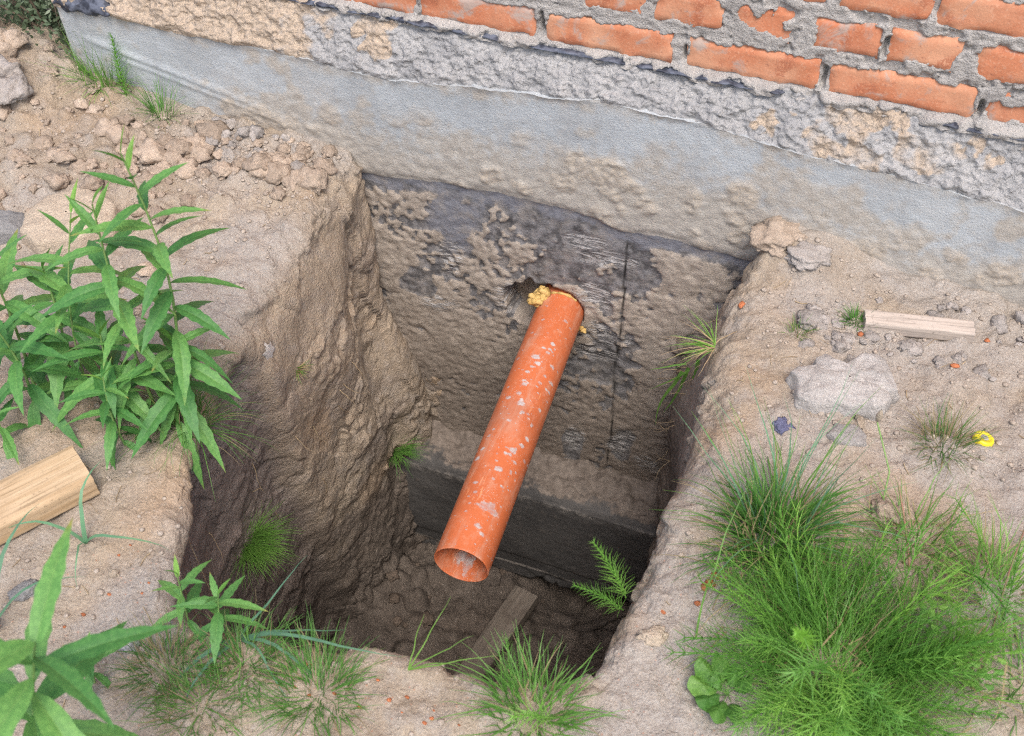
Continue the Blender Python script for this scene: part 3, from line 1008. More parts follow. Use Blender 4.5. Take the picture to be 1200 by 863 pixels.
def build_brickwork():
    lay = brick_layout()
    xs = np.concatenate([np.arange(WALL_L, -.52, .02), np.arange(-.52, 1.02, .003), np.arange(1.02, WALL_R + .01, .02)])
    zs = np.concatenate([np.arange(.300, .60, .003), np.arange(.60, 2.80, .05)])
    X, Z = np.meshgrid(xs, zs)
    P = np.stack([X, 0 * X, Z], -1)
    n1, n2, n3 = fbm(P * 9 + 1, 3), fbm(P * 28 + 6, 4), fbm(P * 90, 3)
    din = np.full(X.shape, -1.0)      # distance inside the nearest brick face
    dout = np.full(X.shape, 1.0)
    sm = np.zeros_like(X)
    for x0, x1, z0, z1, s, c in lay:
        if c > 4 or x1 < -.6 or x0 > 1.1:
            continue
        a = np.minimum(np.minimum(X - x0, x1 - X), np.minimum(Z - z0, z1 - Z))
        ins = a > din
        sm = np.where((a > 0) & ins, s, sm)
        din = np.maximum(din, a)
    fine = sstep(.60, .575, Z) * sstep(-.56, -.50, X) * sstep(1.04, .99, X)
    inside = np.clip(din, 0, 1)
    joint = np.clip(-din, 0, .02)
    field = .6 * n1 + .8 * n2 + .25 * n3
    dmax = np.clip(-.0005 + .010 * field, -.003, .03) + sm * (1 + 2.2 * n2 + n1)
    top = .0012 + .0016 * n2 + .0014 * n3 - joint * .12
    h = top + (-.007 - top) * sstep(dmax, dmax + .0035, inside)
    # a few open gaps at the perpends
    gap = np.zeros_like(X)
    for gx, gz0, gz1 in [(.515, .325, .37), (-.005, .33, .375), (.602, .405, .44), (.779, .325, .36), (.268, .33, .36)]:
        gap = np.maximum(gap, sstep(.005, .002, np.abs(X - gx + .002 * n2)) * sstep(gz0 - .005, gz0 + .01, Z) * sstep(gz1 + .005, gz1 - .01, Z))
    h = h * fine + (1 - fine) * -.006 - gap * .02
    P[..., 1] = BY - h
    # the bed joint bulges out over the felt
    P[..., 1] -= .012 * sstep(.326, .312, Z) * (1 + .8 * n2) * fine
    core_v, core_f = box_arrays(WALL_L + .002, WALL_R, .09, .43, .302, 2.80)
    lefv = np.stack([P[:, 0] + np.array([0, .05, 0]), P[:, 0]], 1)
    co, fa = join([(P, grid_faces(*X.shape)), (lefv, grid_faces(len(zs), 2)), (core_v, core_f)])
    bw = link('brickwork', mesh_from('brickwork', co, fa), MAT['mortar'], HOUSE)
    cache = {}
    for i, (x0, x1, z0, z1, s, c) in enumerate(lay):
        w = x1 - x0
        key = (round(w, 2), i % 3)
        if key not in cache:
            cache[key] = brick_mesh(w, len(cache) + 1)
        b = link('brick', cache[key], None, bw)
        rr = RNG.uniform
        b.location = ((x0 + x1) / 2, BY + rr(-.002, .002), (z0 + z1) / 2)
        b.rotation_euler = (rr(-.01, .01), rr(-.012, .012), rr(-.008, .008))
    # courses far above the frame, joined
    parts = []
    for c in range(14, 30):
        x = WALL_L + .13 * (c % 2) + .01
        while x + .248 < WALL_R:
            parts.append(box_arrays(x, x + .248, BY, .088, .318 + .0805 * c, .318 + .0805 * c + .0615))
            x += .26
    co, fa = join(parts)
    up_ = link('brick', mesh_from('upper_brick', co, fa, False), MAT['brick'], bw)
    up_['kind'] = 'stuff'
    up_['label'] = 'upper courses of orange brick'


def build_membrane():
    """strip of roofing felt that peeps out between the ledge and the bricks"""
    segs = [(-.80, .47, .0), (.70, 1.3, .0)]
    parts = []
    for x0, x1, _ in segs:
        xs = np.arange(x0, x1, .005)
        v = np.linspace(0, 1, 9)
        X, V = np.meshgrid(xs, v)
        P0 = np.stack([X, 0 * X, V * .05], -1)
        n, n2 = fbm(P0 * 10 + 3, 3), fbm(P0 * 45, 3)
        Zc = .307 + .005 * n
        out = .013 + .012 * n + .007 * n2
        Y = BY - out * np.sin(np.clip(V, 0, 1) * math.pi) ** .6
        Z = Zc + .004 * np.cos(V * math.pi) + .003 * n2
        fade = sstep(x0, x0 + .03, X) * sstep(x1, x1 - .03, X)
        Y = BY + .004 - (BY + .004 - Y) * fade
        parts.append((np.stack([X, Y, Z], -1), grid_faces(9, len(xs))))
    # lump of felt folded over the corner
    xs = np.linspace(-1.085, -.925, 40)
    v = np.linspace(0, 1, 16)
    X, V = np.meshgrid(xs, v)
    P0 = np.stack([X, 0 * X, V], -1)
    n = fbm(P0 * np.array([18, 1, 3]), 3)
    Y = .05 - .062 * np.sin(V * math.pi * .75 + .1) * sstep(-.922, -.95, X + .01 * n) + .006 * n
    Z = .265 - .068 * V + .014 * n
    parts.append((np.stack([X, Y, Z], -1), grid_faces(16, 40)))
    co, fa = join(parts)
    o = link('damp_proof_felt', mesh_from('damp_proof_felt', co, fa), MAT['membrane'], HOUSE)
    o['label'] = 'dark blue torn felt strip under the lowest bricks'


build_foundation()
build_ledge()
build_footing()
build_brickwork()
build_membrane()

# ================================================================== SEWER PIPE
PA, PB = Vector((.0590, .13, -.3265)), Vector((.1045, -.700, -.3225))
PR = .0535


def build_pipe():
    ax = (PB - PA).normalized()
    Ln = (PB - PA).length
    u = ax.cross(Vector((0, 0, 1))).normalized()
    v = u.cross(ax)                         # points up
    if v.z < 0:
        v = -v
    na, nl = 120, 330
    A, S = np.meshgrid(np.linspace(0, 2 * math.pi, na, endpoint=False), np.linspace(0, 1, nl))
    # angle 0 = towards +u, 90 degrees = up
    rs = np.random.RandomState(5)
    ca = np.arctan2(float((CAM - PB).dot(v)), float((CAM - PB).dot(u)))
    spl = np.zeros_like(A)
    blobs = []
    for i in range(260):
        blobs.append((ca + rs.normal() * .75, 1 - abs(rs.beta(1.2, 1.3)) * .80, 
                      .0010 + .0048 * rs.rand() ** 5))
    blobs += [(ca + .10, .872, .0125), (ca + .42, .880, .008), (ca + .22, .70, .008), (ca + .0, .765, .0065), (ca - .15, .56, .008), (ca - .35, .53, .006),
              (ca - .25, .40, .007), (ca - .1, .42, .006), (ca + .2, .34, .005), (ca - .3, .62, .005), (ca - .25, .875, .005), (ca + .3, .945, .005), (ca + .05, .93, .006)]
    noise = fbm(np.stack([np.cos(A) * 2, np.sin(A) * 2, S * 14], -1) * 2.2, 4)
    for a, s, r in blobs:
        da = (A - a + math.pi) % (2 * math.pi) - math.pi
        d = np.sqrt((da * PR * .8) ** 2 + ((S - s) * Ln * 1.15) ** 2) / r
        spl = np.maximum(spl, sstep(1.7, .3, d + .5 * noise))
    ur, vr, ar, pa = (np.array(q) for q in (u, v, ax, PA))
    Rr = PR + spl * .0007
    P = pa + ar * (S * Ln)[..., None] + ur * (np.cos(A) * Rr)[..., None] + vr * (np.sin(A) * Rr)[..., None]
    # rounded mouth and the inside
    rows = [P]
    att = [spl]
    aa = np.linspace(0, 2 * math.pi, na, endpoint=False)
    inner = [(PR - .0004, 1.0006), (PR - .0014, 1.0012), (PR - .0026, 1.0008), (PR - .0032, .999)]
    inner += [(PR - .0032, 1 - t) for t in np.linspace(.01, .62, 90)]
    for r, s in inner:
        q = np.stack([np.cos(aa) * 2, np.sin(aa) * 2, np.full(na, s * 20)], -1)
        nn = fbm(q * 1.3, 4)
        sludge = sstep(-.15, .35, -np.sin(aa) * 1.3 - 1.12 + .35 * nn) * (s < .999)
        rr = r - sludge * .003
        rows.append((pa + ar * (s * Ln) + ur * (np.cos(aa) * rr)[:, None] + vr * (np.sin(aa) * rr)[:, None])[None])
        att.append(sludge[None])
    P = np.concatenate(rows, 0)
    att = np.concatenate(att, 0)
    me = mesh_from('sewer_pipe', P, grid_faces(P.shape[0], na, True))
    set_attr(me, 'splat', att)
    o = link('sewer_pipe', me, MAT['pipe'])
    tag(o, 'orange plastic sewer pipe splashed with cement, sticking out of the foundation over the pit', 'pipe')
    return u, v, ax


PU, PV, PAX = build_pipe()


# ---- small meshes
def tube_arrays(pts, rad, n=6):
    pts = [Vector(p) for p in pts]
    rows = []
    prev = None
    for i, p in enumerate(pts):
        t = (pts[min(i + 1, len(pts) - 1)] - pts[max(i - 1, 0)]).normalized()
        a = t.orthogonal().normalized() if prev is None else (prev - t * prev.dot(t)).normalized()
        prev = a
        b = t.cross(a)
        r = rad[i] if isinstance(rad, (list, tuple)) else rad
        rows.append([p + (a * math.cos(k * 2 * math.pi / n) + b * math.sin(k * 2 * math.pi / n)) * r for k in range(n)])
    v = np.array(rows)
    return v, grid_faces(len(pts), n, True)


def lump_mesh(name, seed, sub=3, sq=(1, .85, .65), amp=.35, freq=1.6, mat=None, flat=.45, facet=True):
    bm = bmesh.new()
    bmesh.ops.create_icosphere(bm, subdivisions=sub, radius=1)
    co = np.array([v.co[:] for v in bm.verts])
    fa = np.array([[v.index for v in f.verts] for f in bm.faces])
    bm.free()
    d = 1 + amp * fbm(co * freq + seed * 7.7, 4)
    if facet:
        w1, w2, wr = worley(co * 1.5 + seed * 3.1)
        d = d * (1 - .38 * w1 + .18) + .16 * fbm(co * 4.5 + seed, 3, .65)
    co = co * d[:, None] * np.array(sq)
    co[:, 2] = np.where(co[:, 2] < 0, co[:, 2] * flat, co[:, 2])
    me = mesh_from(name, co, fa, True)
    if mat:
        me.materials.append(mat)
    return me


def build_foam():
    for (x, z, s, lab) in [(.027, -.287, .68, 'yellow lump of hardened foam above the pipe where it enters the wall'),
                           (.116, -.338, .42, 'small yellow bead of foam on the right side of the pipe')]:
        parts = []
        rs = random.Random(int(s * 100))
        for k in range(11 if s > .5 else 4):
            p = Vector((x + rs.uniform(-.017, .017) * s, -.012 + rs.uniform(-.03, .01) * s, z + rs.uniform(-.014, .014) * s))
            pts = [p.copy()]
            d = Vector((rs.uniform(-1, 1), rs.uniform(-1, .3), rs.uniform(-1, 1))).normalized()
            for j in range(9):
                d = (d + Vector((rs.uniform(-.8, .8), rs.uniform(-.6, .6), rs.uniform(-.8, .8)))).normalized()
                pts.append(pts[-1] + d * .0055 * s)
            rd = [.0125 * s * (.55 + .45 * math.sin((j + .5) / 10 * math.pi)) * rs.uniform(.8, 1.2) for j in range(10)]
            rd[0] = rd[-1] = .001
            v, f = tube_arrays(pts, rd, 10)
            v = v + (.0045 * s * fbm(v * 140, 3))[..., None] * np.array([1, 1, 1])
            parts.append((v, f))
        co, fa = join(parts)
        tag(link('foam_lump', mesh_from('foam_lump', co, fa), MAT['foam']), lab, 'foam')
    # a thin bead of foam round the joint
    ur, vr, ar = np.array(PU), np.array(PV), np.array(PAX)
    a = np.linspace(-.9, 2.3, 60)
    c = np.array(PA) + ar * .132
    ring = [c + (ur * math.cos(t) + vr * math.sin(t)) * (PR + .001) for t in a]
    rd = [max(.0008, .0034 * (1 + 1.5 * perlin(np.array([t * 5, 0, 0.3])))) for t in a]
    rd[0] = rd[-1] = .0005
    v, f = tube_arrays(ring, [float(r) for r in rd], 7)
    tag(link('foam_bead', mesh_from('foam_bead', v, f), MAT['foam']), 'thin yellow bead of foam around the joint between pipe and wall', 'foam')


build_foam()


# ================================================================== STONES, CLODS, WOOD
def slab(name, outline, z0, th, mat, seed, amp=.006, taper=.9, dome=.3):
    """broken slab from a plan outline with an uneven top and ragged sides"""
    o = np.array(outline, float)
    c = o.mean(0)
    d = np.linalg.norm(np.roll(o, -1, 0) - o, axis=1)
    s = np.concatenate([[0], np.cumsum(d)])
    oc = np.concatenate([o, o[:1]])
    n = 110
    q = np.linspace(0, s[-1], n, endpoint=False)
    e = np.stack([np.interp(q, s, oc[:, k]) for k in (0, 1)], 1)
    rows = []
    for t in np.linspace(.02, 1, 26):
        xy = c + (e - c) * t * taper
        rows.append(np.concatenate([xy, np.full((n, 1), th * (1 - dome * t ** 4))], 1))
    for t in np.linspace(.15, 1, 8):
        xy = c + (e - c) * (taper + (1 - taper) * min(1, t * 1.6) - .06 * max(0, t - .7))
        rows.append(np.concatenate([xy, np.full((n, 1), th * (1 - dome) * (1 - t) - .008 * t)], 1))
    P = np.array(rows)
    q = P + seed * 5.1
    w1, w2, wr = worley(q * 32)
    f = np.ones(P.shape[:2])
    P[..., 2] += amp * (fbm(q * 14, 4) + .5 * fbm(q * 50, 3)) * f + amp * 1.2 * np.clip(.6 - w1, 0, 1)
    P[..., :2] += (amp * .8 * fbm(q * 28 + 4, 3))[..., None]
    P[..., 2] += z0
    co, fa = join([(P, grid_faces(P.shape[0], n, True))])
    P0 = np.array([0.0, 0, 0])
    me = mesh_from(name, co - np.array([c[0], c[1], 0]), fa)
    return link(name, me, mat, None, (c[0], c[1], 0))


CH = [(0.582, -0.356), (0.591, -0.338), (0.622, -0.323), (0.619, -0.306), (0.636, -0.286), (0.658, -0.296), (0.678, -0.296), (0.695, -0.271),
      (0.719, -0.261), (0.739, -0.263), (0.751, -0.281), (0.757, -0.308), (0.772, -0.334), (0.754, -0.344), (0.763, -0.355), (0.754, -0.379),
      (0.737, -0.395), (0.712, -0.394), (0.694, -0.404), (0.674, -0.401), (0.643, -0.415), (0.609, -0.41), (0.599, -0.379)]
tag(slab('cement_slab', CH, gz(.67, -.36) - .002, .034, MAT['cement'], 1, .006, .93, .25),
    'broken grey slab of hardened cement lying on the soil right of the pit', 'slab')


def disc(cx, cy, rx, ry, seed, n=18, ang=0):
    rs = random.Random(seed)
    out = []
    for i in range(n):
        a = 2 * math.pi * i / n
        r = 1 + rs.uniform(-.14, .14)
        x, y = rx * r * math.cos(a), ry * r * math.sin(a)
        out.append((cx + x * math.cos(ang) - y * math.sin(ang), cy + x * math.sin(ang) + y * math.cos(ang)))
    return out


tag(slab('cement_patty', disc(.704, -.442, .033, .026, 3), gz(.704, -.44) - .002, .009, MAT['cement'], 2, .0018, .9, .6),
    'small round flat patty of grey cement in front of the broken slab', 'cement')
tag(slab('flat_stone', disc(-.815, -.43, .105, .085, 4, 9, .6), gz(-.82, -.43) - .01, .045, MAT['stone'], 3, .003, .93, .15),
    'large flat beige stone behind the tall leafy weed', 'stone')
tag(slab('grey_rock', disc(-.94, -.50, .075, .04, 5, 9, .5), gz(-.93, -.5) - .01, .04, MAT['greystone'], 4, .004, .85, .3),
    'grey rock at the left edge below the beige stone', 'rock')


def rock(name, x, y, r, mat, label, cat, seed, sq=(1, .8, .6), rz=0, amp=.3, sink=.25):
    o = link(name, lump_mesh(name, seed, 4, sq, amp, 1.4, None), mat)
    o.location = (x, y, gz(x, y) + r * sq[2] * (.45 - sink))
    o.scale = (r, r, r)
    o.rotation_euler = (0, 0, rz)
    return tag(o, label, cat)


rock('grey_clay_rock', -1.185, -.16, .062, MAT['greyclod'], 'grey clay rock on the heap near the left edge', 'rock', 21, (1, .75, .75), .5)
rock('grey_clay_rock', -1.115, -.175, .040, MAT['greyclod'], 'smaller grey clay rock beside the one on the heap', 'rock', 22, (1, .8, .7), 1.5)
rock('pale_grey_rock', -.400, -1.148, .021, MAT['greystone'], 'pale grey angular rock in front of the left plank', 'rock', 23, (1.1, .65, .55), .8)
rock('small_grey_rock', -.205, -1.172, .014, MAT['greystone'], 'small grey rock half hidden by grass at the near left', 'rock', 24, (1.2, .7, .6), .3)
rock('brown_pebble', -.294, -1.076, .008, MAT['stone'], 'single brown pebble on bare soil left of the small leafy weed', 'pebble', 25)
rock('tan_clod', .786, -.572, .026, MAT['clod'], 'crumbly tan clod at the edge of the grass on the right', 'clod', 26, (1, .9, .7), .3)
rock('tan_stone', .497, -.905, .020, MAT['stone'], 'smooth tan stone set in the right rim of the pit near the viewer', 'stone', 27, (1.1, .7, .4), .4)
rock('blue_stone', .600, -.456, .018, MAT['bluechip'], 'dark blue glassy chip on the soil between pit and cement slab', 'stone', 28, (.8, 1, .25), .4, .35)
rock('grey_lump', .563, -.062, .040, MAT['greyclod'], 'grey lump of cement soil against the foundation at the right corner of the pit', 'lump', 29, (1, .9, .5), .2, .3, .6)
rock('tan_lump', .500, -.03, .050, MAT['clod'], 'tan lump of soil against the foundation right at the pit corner', 'lump', 30, (1, .9, .6), 1.0, .3, .6)
rock('grey_lump', .598, -.19, .024, MAT['greyclod'], 'low grey lump behind the broken cement slab', 'lump', 31, (1.1, .9, .5), 1.0)
rock('fallen_leaf_stub', .717, -.408, .012, MAT['stone'], 'small ochre crumb at the front edge of the cement slab', 'crumb', 32, (.6, 1.4, .5), .2)

# dug clods under the left end of the foundation
CL = [lump_mesh('clod', 40 + i, 3, (1, .85, .72), .5, 1.5, MAT['clod']) for i in range(7)]
CG = [lump_mesh('grey_clod', 60 + i, 3, (1, .85, .7), .5, 1.7, MAT['greyclod']) for i in range(3)]


def scatter_clods(n, boxes, rmin, rmax, name, label, group, meshes, cat='clod', power=2.0, seed=1):
    rs = random.Random(seed)
    for i in range(n):
        x0, x1, y0, y1 = rs.choices(boxes, [b[4] for b in boxes])[0][:4]
        x, y = rs.uniform(x0, x1), rs.uniform(y0, y1)
        if y > -.012:
            continue
        r = rmin + (rmax - rmin) * rs.random() ** power
        z = gz(x, y)
        if z < -.06:
            continue
        o = link(name, rs.choice(meshes))
        o.location = (x, y, z + r * (.08 if cat == 'clod' else -.08))
        o.scale = (r, r * rs.uniform(.8, 1.1), r * rs.uniform(.8, 1.05))
        o.rotation_euler = (rs.uniform(-.3, .3), rs.uniform(-.3, .3), rs.uniform(0, 6.28))
        tag(o, label, cat, group)


scatter_clods(110, [(-.78, -.46, -.20, -.02, 3), (-.95, -.6, -.36, -.12, 2), (-.56, -.43, -.15, -.02, 1.2)], .009, .036, 'soil_clod',
              'tan crumbly clod among the loose clods at the foot of the foundation on the left',
              'tan clods dug out along the left of the foundation', CL, seed=3)
scatter_clods(26, [(-.72, -.46, -.12, -.02, 3)], .008, .024, 'grey_soil_clod',
              'grey crumbly clod among the loose clods at the foot of the foundation on the left',
              'grey clods along the left of the foundation', CG, seed=4)
scatter_clods(34, [(-1.42, -1.12, -.22, .0, 1)], .012, .036, 'heap_clod', 'clod of orange clay on the heap at the far left',
              'clods on the clay heap', CL, seed=5)
scatter_clods(48, [(.60, .98, -.24, -.03, 3), (.60, .72, -.26, -.16, 1)], .006, .020, 'grey_crumb',
              'grey crumb of soil around the wooden batten right of the pit', 'grey crumbs around the batten', CG, 'crumb', seed=6)
scatter_clods(60, [(-1.2, -.72, -.45, -.06, 1)], .007, .026, 'bank_clod', 'tan clod on the rough bank between the heap and the beige stone', 'clods on the upper left bank', CL, seed=17)
scatter_clods(26, [(-1.0, -.55, -.75, -.42, 1)], .008, .026, 'weed_clod', 'tan clod on the ground behind and under the tall weeds',
              'clods under the weeds', CL, seed=7)
# wall clods in the pit: lumps lying on the floor
CD = [lump_mesh('damp_clod', 80 + i, 3, (1, .85, .7), .4, 1.7, MAT['darkclod']) for i in range(4)]
rs = random.Random(9)
for i in range(18):
    x, y = rs.uniform(-.28, .32), rs.uniform(-.62, -.12)
    if -.02 < x < .11 and y < -.2:
        continue
    if i < 9:
        x, y = rs.uniform(-.30, -.12), rs.uniform(-.42, -.18)
    r = .006 + .018 * rs.random() ** 2
    o = link('damp_clod', rs.choice(CD))
    loc, nor = hit((x, y, -.92), (0, 0, -1))
    o.location = (x, y, loc.z + r * .12)
    o.scale = (r, r, r)
    o.rotation_euler = (0, 0, rs.uniform(0, 6.28))
    tag(o, 'dark damp clod of earth on the floor of the pit', 'clod', 'damp clods on the pit floor')

# brick red chips
CR = [lump_mesh('brick_chip', 90 + i, 1, (1, .75, .5), .5, 1.8, MAT['redchip']) for i in range(4)]
for (x, y, r) in [(.554, -.79, .011), (.560, -.775, .008), (.548, -.80, .007), (.545, -.83, .0065), (.50, -.86, .005)]:
    o = link('brick_chip', CR[int(x * 1000) % 4], None, None, (x, y, gz(x, y) + r * .2))
    o.scale = (r, r, r)
    o.rotation_euler = (0, 0, x * 50)
    tag(o, 'orange brick chip pressed into the right rim of the pit beside the grass', 'brick chip', 'brick chips beside the big grass tuft')
for (x, y, r, lab) in [(.472, -.185, .009, 'orange brick chip near the corner where the right rim meets the foundation'),
                       (.716, -.138, .008, 'orange brick chip behind the left end of the wooden batten'),
                       (.690, -.198, .008, 'orange brick chip in front of the left end of the wooden batten'),
                       (.855, -.222, .010, 'orange brick chip lying alone in front of the right end of the batten'),
                       (.905, -.13, .007, 'tiny orange brick chip right of the wooden batten')]:
    o = link('brick_chip', CR[int(x * 1000) % 4], None, None, (x, y, gz(x, y) + r * .25))
    o.scale = (r, r, r)
    o.rotation_euler = (0, 0, x * 70)
    tag(o, lab, 'brick chip')
rs = random.Random(12)
for i in range(26):
    x, y = rs.uniform(.04, .34), rs.uniform(-1.17, -1.10)
    if i > 17:
        x, y = rs.uniform(-.40, -.05), rs.uniform(-1.2, -1.0)
    r = rs.uniform(.002, .0055)
    z = gz(x, y)
    if z < -.03:
        continue
    o = link('red_crumb', rs.choice(CR), None, None, (x, y, z + r * .2))
    o.scale = (r, r, r)
    tag(o, 'small orange brick crumb scattered on the near rim of the pit', 'brick crumb', 'brick crumbs on the near rim')


# fine crumbs of soil, uncountable
def build_crumbs():
    rs = random.Random(21)
    base = lump_mesh('c', 99, 1, (1, .85, .7), .4, 1.7)
    bv = np.zeros((len(base.vertices), 3))
    tmp = np.zeros(len(base.vertices) * 3)
    base.vertices.foreach_get('co', tmp)
    bv = tmp.reshape(-1, 3)
    bf = np.array([p.vertices[:] for p in base.polygons])
    bpy.data.meshes.remove(base)
    parts = []
    zones = [(-1.3, -.42, -.5, -.02, 1100), (-.82, -.42, -.24, -.02, 700), (-.42, -.33, -.5, -.02, 60), (.50, 1.0, -.45, -.03, 700), (.5, .9, -1.0, -.45, 260), (-.6, .3, -1.25, -.6, 520)]
    for x0, x1, y0, y1, n in zones:
        for i in range(n):
            x, y = rs.uniform(x0, x1), rs.uniform(y0, y1)
            z = gz(x, y)
            if z < -.04:
                continue
            r = .0013 + .0055 * rs.random() ** 3.5
            a = rs.uniform(0, 6.28)
            c, s = math.cos(a) * r, math.sin(a) * r
            m3 = np.array([[c, -s, 0], [s, c, 0], [0, 0, r]])
            parts.append((bv @ m3.T + np.array([x, y, z + r * .2]), bf))
    co, fa = join(parts)
    tag(link('soil_crumbs', mesh_from('soil_crumbs', co, fa), MAT['crumb']), 'fine tan crumbs of soil scattered over the ground around the pit', 'soil crumbs', None, 'stuff')


build_crumbs()


def build_litter():
    rs = random.Random(77)
    parts = []
    for x0, x1, y0, y1, n in [(-.6, .1, -1.3, -.9, 60), (.5, 1.0, -1.0, -.1, 80), (-1.1, -.42, -.85, -.1, 45)]:
        for i in range(n):
            x, y = rs.uniform(x0, x1), rs.uniform(y0, y1)
            z = gz(x, y)
            if z < -.03:
                continue
            a, L = rs.uniform(0, 6.28), rs.uniform(.008, .035)
            k = rs.uniform(-.4, .4)
            pts = []
            for t in (0, .33, .66, 1):
                xx, yy = x + L * t * math.cos(a + k * t), y + L * t * math.sin(a + k * t)
                pts.append((xx, yy, gz(xx, yy) + .0012 + .004 * t * rs.random()))
            parts.append(tube_arrays(pts, rs.uniform(.0004, .0010), 4))
    co, fa = join(parts)
    tag(link('straw_litter', mesh_from('straw_litter', co, fa), MAT['straw']), 'bits of dry straw and twigs scattered on the soil around the pit', 'litter', None, 'stuff')
    # fine roots that hang out of the cut soil at the back right corner and on the left face
    parts = []
    for i in range(38):
        if i < 26:
            loc, nor = hit((.1, rs.uniform(-.16, -.05), rs.uniform(-.62, -.18)), (1, 0, 0))
            d = Vector((-.6, rs.uniform(-.5, .5), rs.uniform(-.6, .2)))
        else:
            loc, nor = hit((.05, rs.uniform(-.8, -.2), rs.uniform(-.6, -.1)), (-1, 0, 0))
            d = Vector((.5, rs.uniform(-.5, .5), -.4))
        pts = [loc]
        for t in range(6):
            d = (d + Vector((rs.uniform(-.35, .35), rs.uniform(-.4, .4), rs.uniform(-.5, .2)))).normalized()
            pts.append(pts[-1] + d * rs.uniform(.006, .014))
        parts.append(tube_arrays(pts, [.0011 * (1 - t / 8) for t in range(7)], 4))
    co, fa = join(parts)
    tag(link('root_hairs', mesh_from('root_hairs', co, fa), MAT['straw']), 'thin pale roots sticking out of the cut soil of the pit', 'roots', None, 'stuff')


def plank_mesh(name, L, W, H, seed, axis=0, rough=.0007, bevel=.002, nL=60, raggedy=.002):
    """sawn timber along the given axis, origin in the middle of its underside"""
    prof = []
    for (cx, cz) in ((W / 2, 0), (W / 2, H), (-W / 2, H), (-W / 2, 0)):
        prof.append((cx, cz))
    ring = []
    for i in range(4):
        a, b = np.array(prof[i]), np.array(prof[(i + 1) % 4])
        d = (b - a) / np.linalg.norm(b - a)
        for t in np.linspace(0, 1, 9):
            ring.append(a + d * bevel + (b - a - 2 * d * bevel) * t)
    ring = np.array(ring)
    n = len(ring)
    ls = np.linspace(-L / 2, L / 2, nL)
    P = np.zeros((nL, n, 3))
    P[..., 0] = ls[:, None]
    P[..., 1] = ring[None, :, 0]
    P[..., 2] = ring[None, :, 1]
    q = P * np.array([4, 45, 45]) + seed * 9.3
    P[..., 1:] += (rough * fbm(q, 3))[..., None] * np.sign(P[..., 1:] - np.array([0, H / 2]))
    P[0, :, 0] += raggedy * fbm(P[0] * 90 + seed, 3)
    P[-1, :, 0] += raggedy * fbm(P[-1] * 90 + seed + 5, 3)
    P[..., 1] += .003 * perlin(np.stack([P[..., 0] * 3, 0 * P[..., 0], 0 * P[..., 0] + seed], -1))
    caps = []
    for e in (0, -1):
        c = P[e].mean(0)
        cap = np.stack([P[e], c + (P[e] - c) * .5, np.repeat(c[None], n, 0)], 0)
        f = grid_faces(3, n, True)
        caps.append((cap, f if e == 0 else f[:, ::-1]))
    co, fa = join([(P, grid_faces(nL, n, True)[:, ::-1])] + caps)
    if axis == 1:
        co = co[:, [1, 0, 2]] * np.array([-1, 1, 1])
    me = mesh_from(name, co, fa, False)
    return me


build_litter()

# plank at the left: end corners measured on the ground
pa, pb = Vector((-.430, -.9375, 0)), Vector((-.592, -1.113, 0))       # middle of the seen end, direction along it
o = link('timber_plank', plank_mesh('timber_plank', .55, .088, .040, 1, 1), MAT['woodL'])
dl = (Vector((-.502, -1.0475, 0)) - Vector((-.430, -.9375, 0))).normalized()
mid = Vector((-.430, -.9375, 0)) + dl * .275
o.location = (mid.x, mid.y, .008)
o.rotation_euler = (0, 0, math.atan2(dl.y, dl.x) + math.pi / 2)
tag(o, 'sawn piece of pale yellow timber lying on the soil at the left edge', 'plank')

o = link('wooden_batten', plank_mesh('wooden_batten', .190, .036, .026, 2, 0), MAT['woodR'])
o.location = (.783, -.148, gz(.783, -.15) + .002)
o.rotation_euler = (R(2), 0, math.atan2(.035, .183))
tag(o, 'short bleached wooden batten lying by the foundation right of the pit', 'batten')

o = link('wood_block', plank_mesh('wood_block', .30, .072, .035, 3, 1), MAT['woodD'])
o.location = (.035, -.37, -1.225)
o.rotation_euler = (R(6), R(-5), R(-14))
tag(o, 'wet dark wooden board end lying on the floor of the pit', 'board')


def build_cap():
    t = thing('bottle_cap', 'bright yellow plastic bottle cap with a grey top on the soil at the right', 'cap', (.915, -.368, gz(.915, -.368) - .001))
    t.rotation_euler = (R(-8), R(12), .3)
    n = 40
    rows = []
    for r, z, k in [(.0165, 0, 1), (.0168, .002, 1), (.0166, .009, 1), (.0155, .0115, 0), (.0125, .0122, 0), (.0118, .0112, 0), (.001, .0110, 0)]:
        rows.append([((r + (.0004 if (i % 2 and k) else 0)) * math.cos(2 * math.pi * i / n), (r + (.0004 if (i % 2 and k) else 0)) * math.sin(2 * math.pi * i / n), z) for i in range(n)])
    link('cap_shell', mesh_from('cap_shell', np.array(rows), grid_faces(len(rows), n, True), False), MAT['yellow'], t)
    rs = random.Random(3)
    rows = []
    rad = [.0068 + rs.uniform(-.002, .0015) for i in range(n)]
    rad = [(rad[i] + rad[i - 1] + rad[(i + 1) % n]) / 3 for i in range(n)]
    for f, z in [(1, .0112), (.93, .0120), (.5, .0124), (.02, .0122)]:
        rows.append([(rad[i] * f * math.cos(2 * math.pi * i / n), rad[i] * f * math.sin(2 * math.pi * i / n), z) for i in range(n)])
    link('cap_insert', mesh_from('cap_insert', np.array(rows), grid_faces(4, n, True)), MAT['capgrey'], t)


build_cap()

# lime patch on the left face of the pit
loc, nor = hit((.1, -.50, -.085), (-1, -.02, -.05))
o = link('lime_patch', lump_mesh('lime_patch', 33, 3, (.55, 1, 1.0), .5, 2.0), MAT['bone'], None, loc)
o.scale = (.008, .016, .03)
o.rotation_euler = (R(20), 0, 0)
tag(o, 'white crust of lime stuck on the left face of the pit', 'lime')


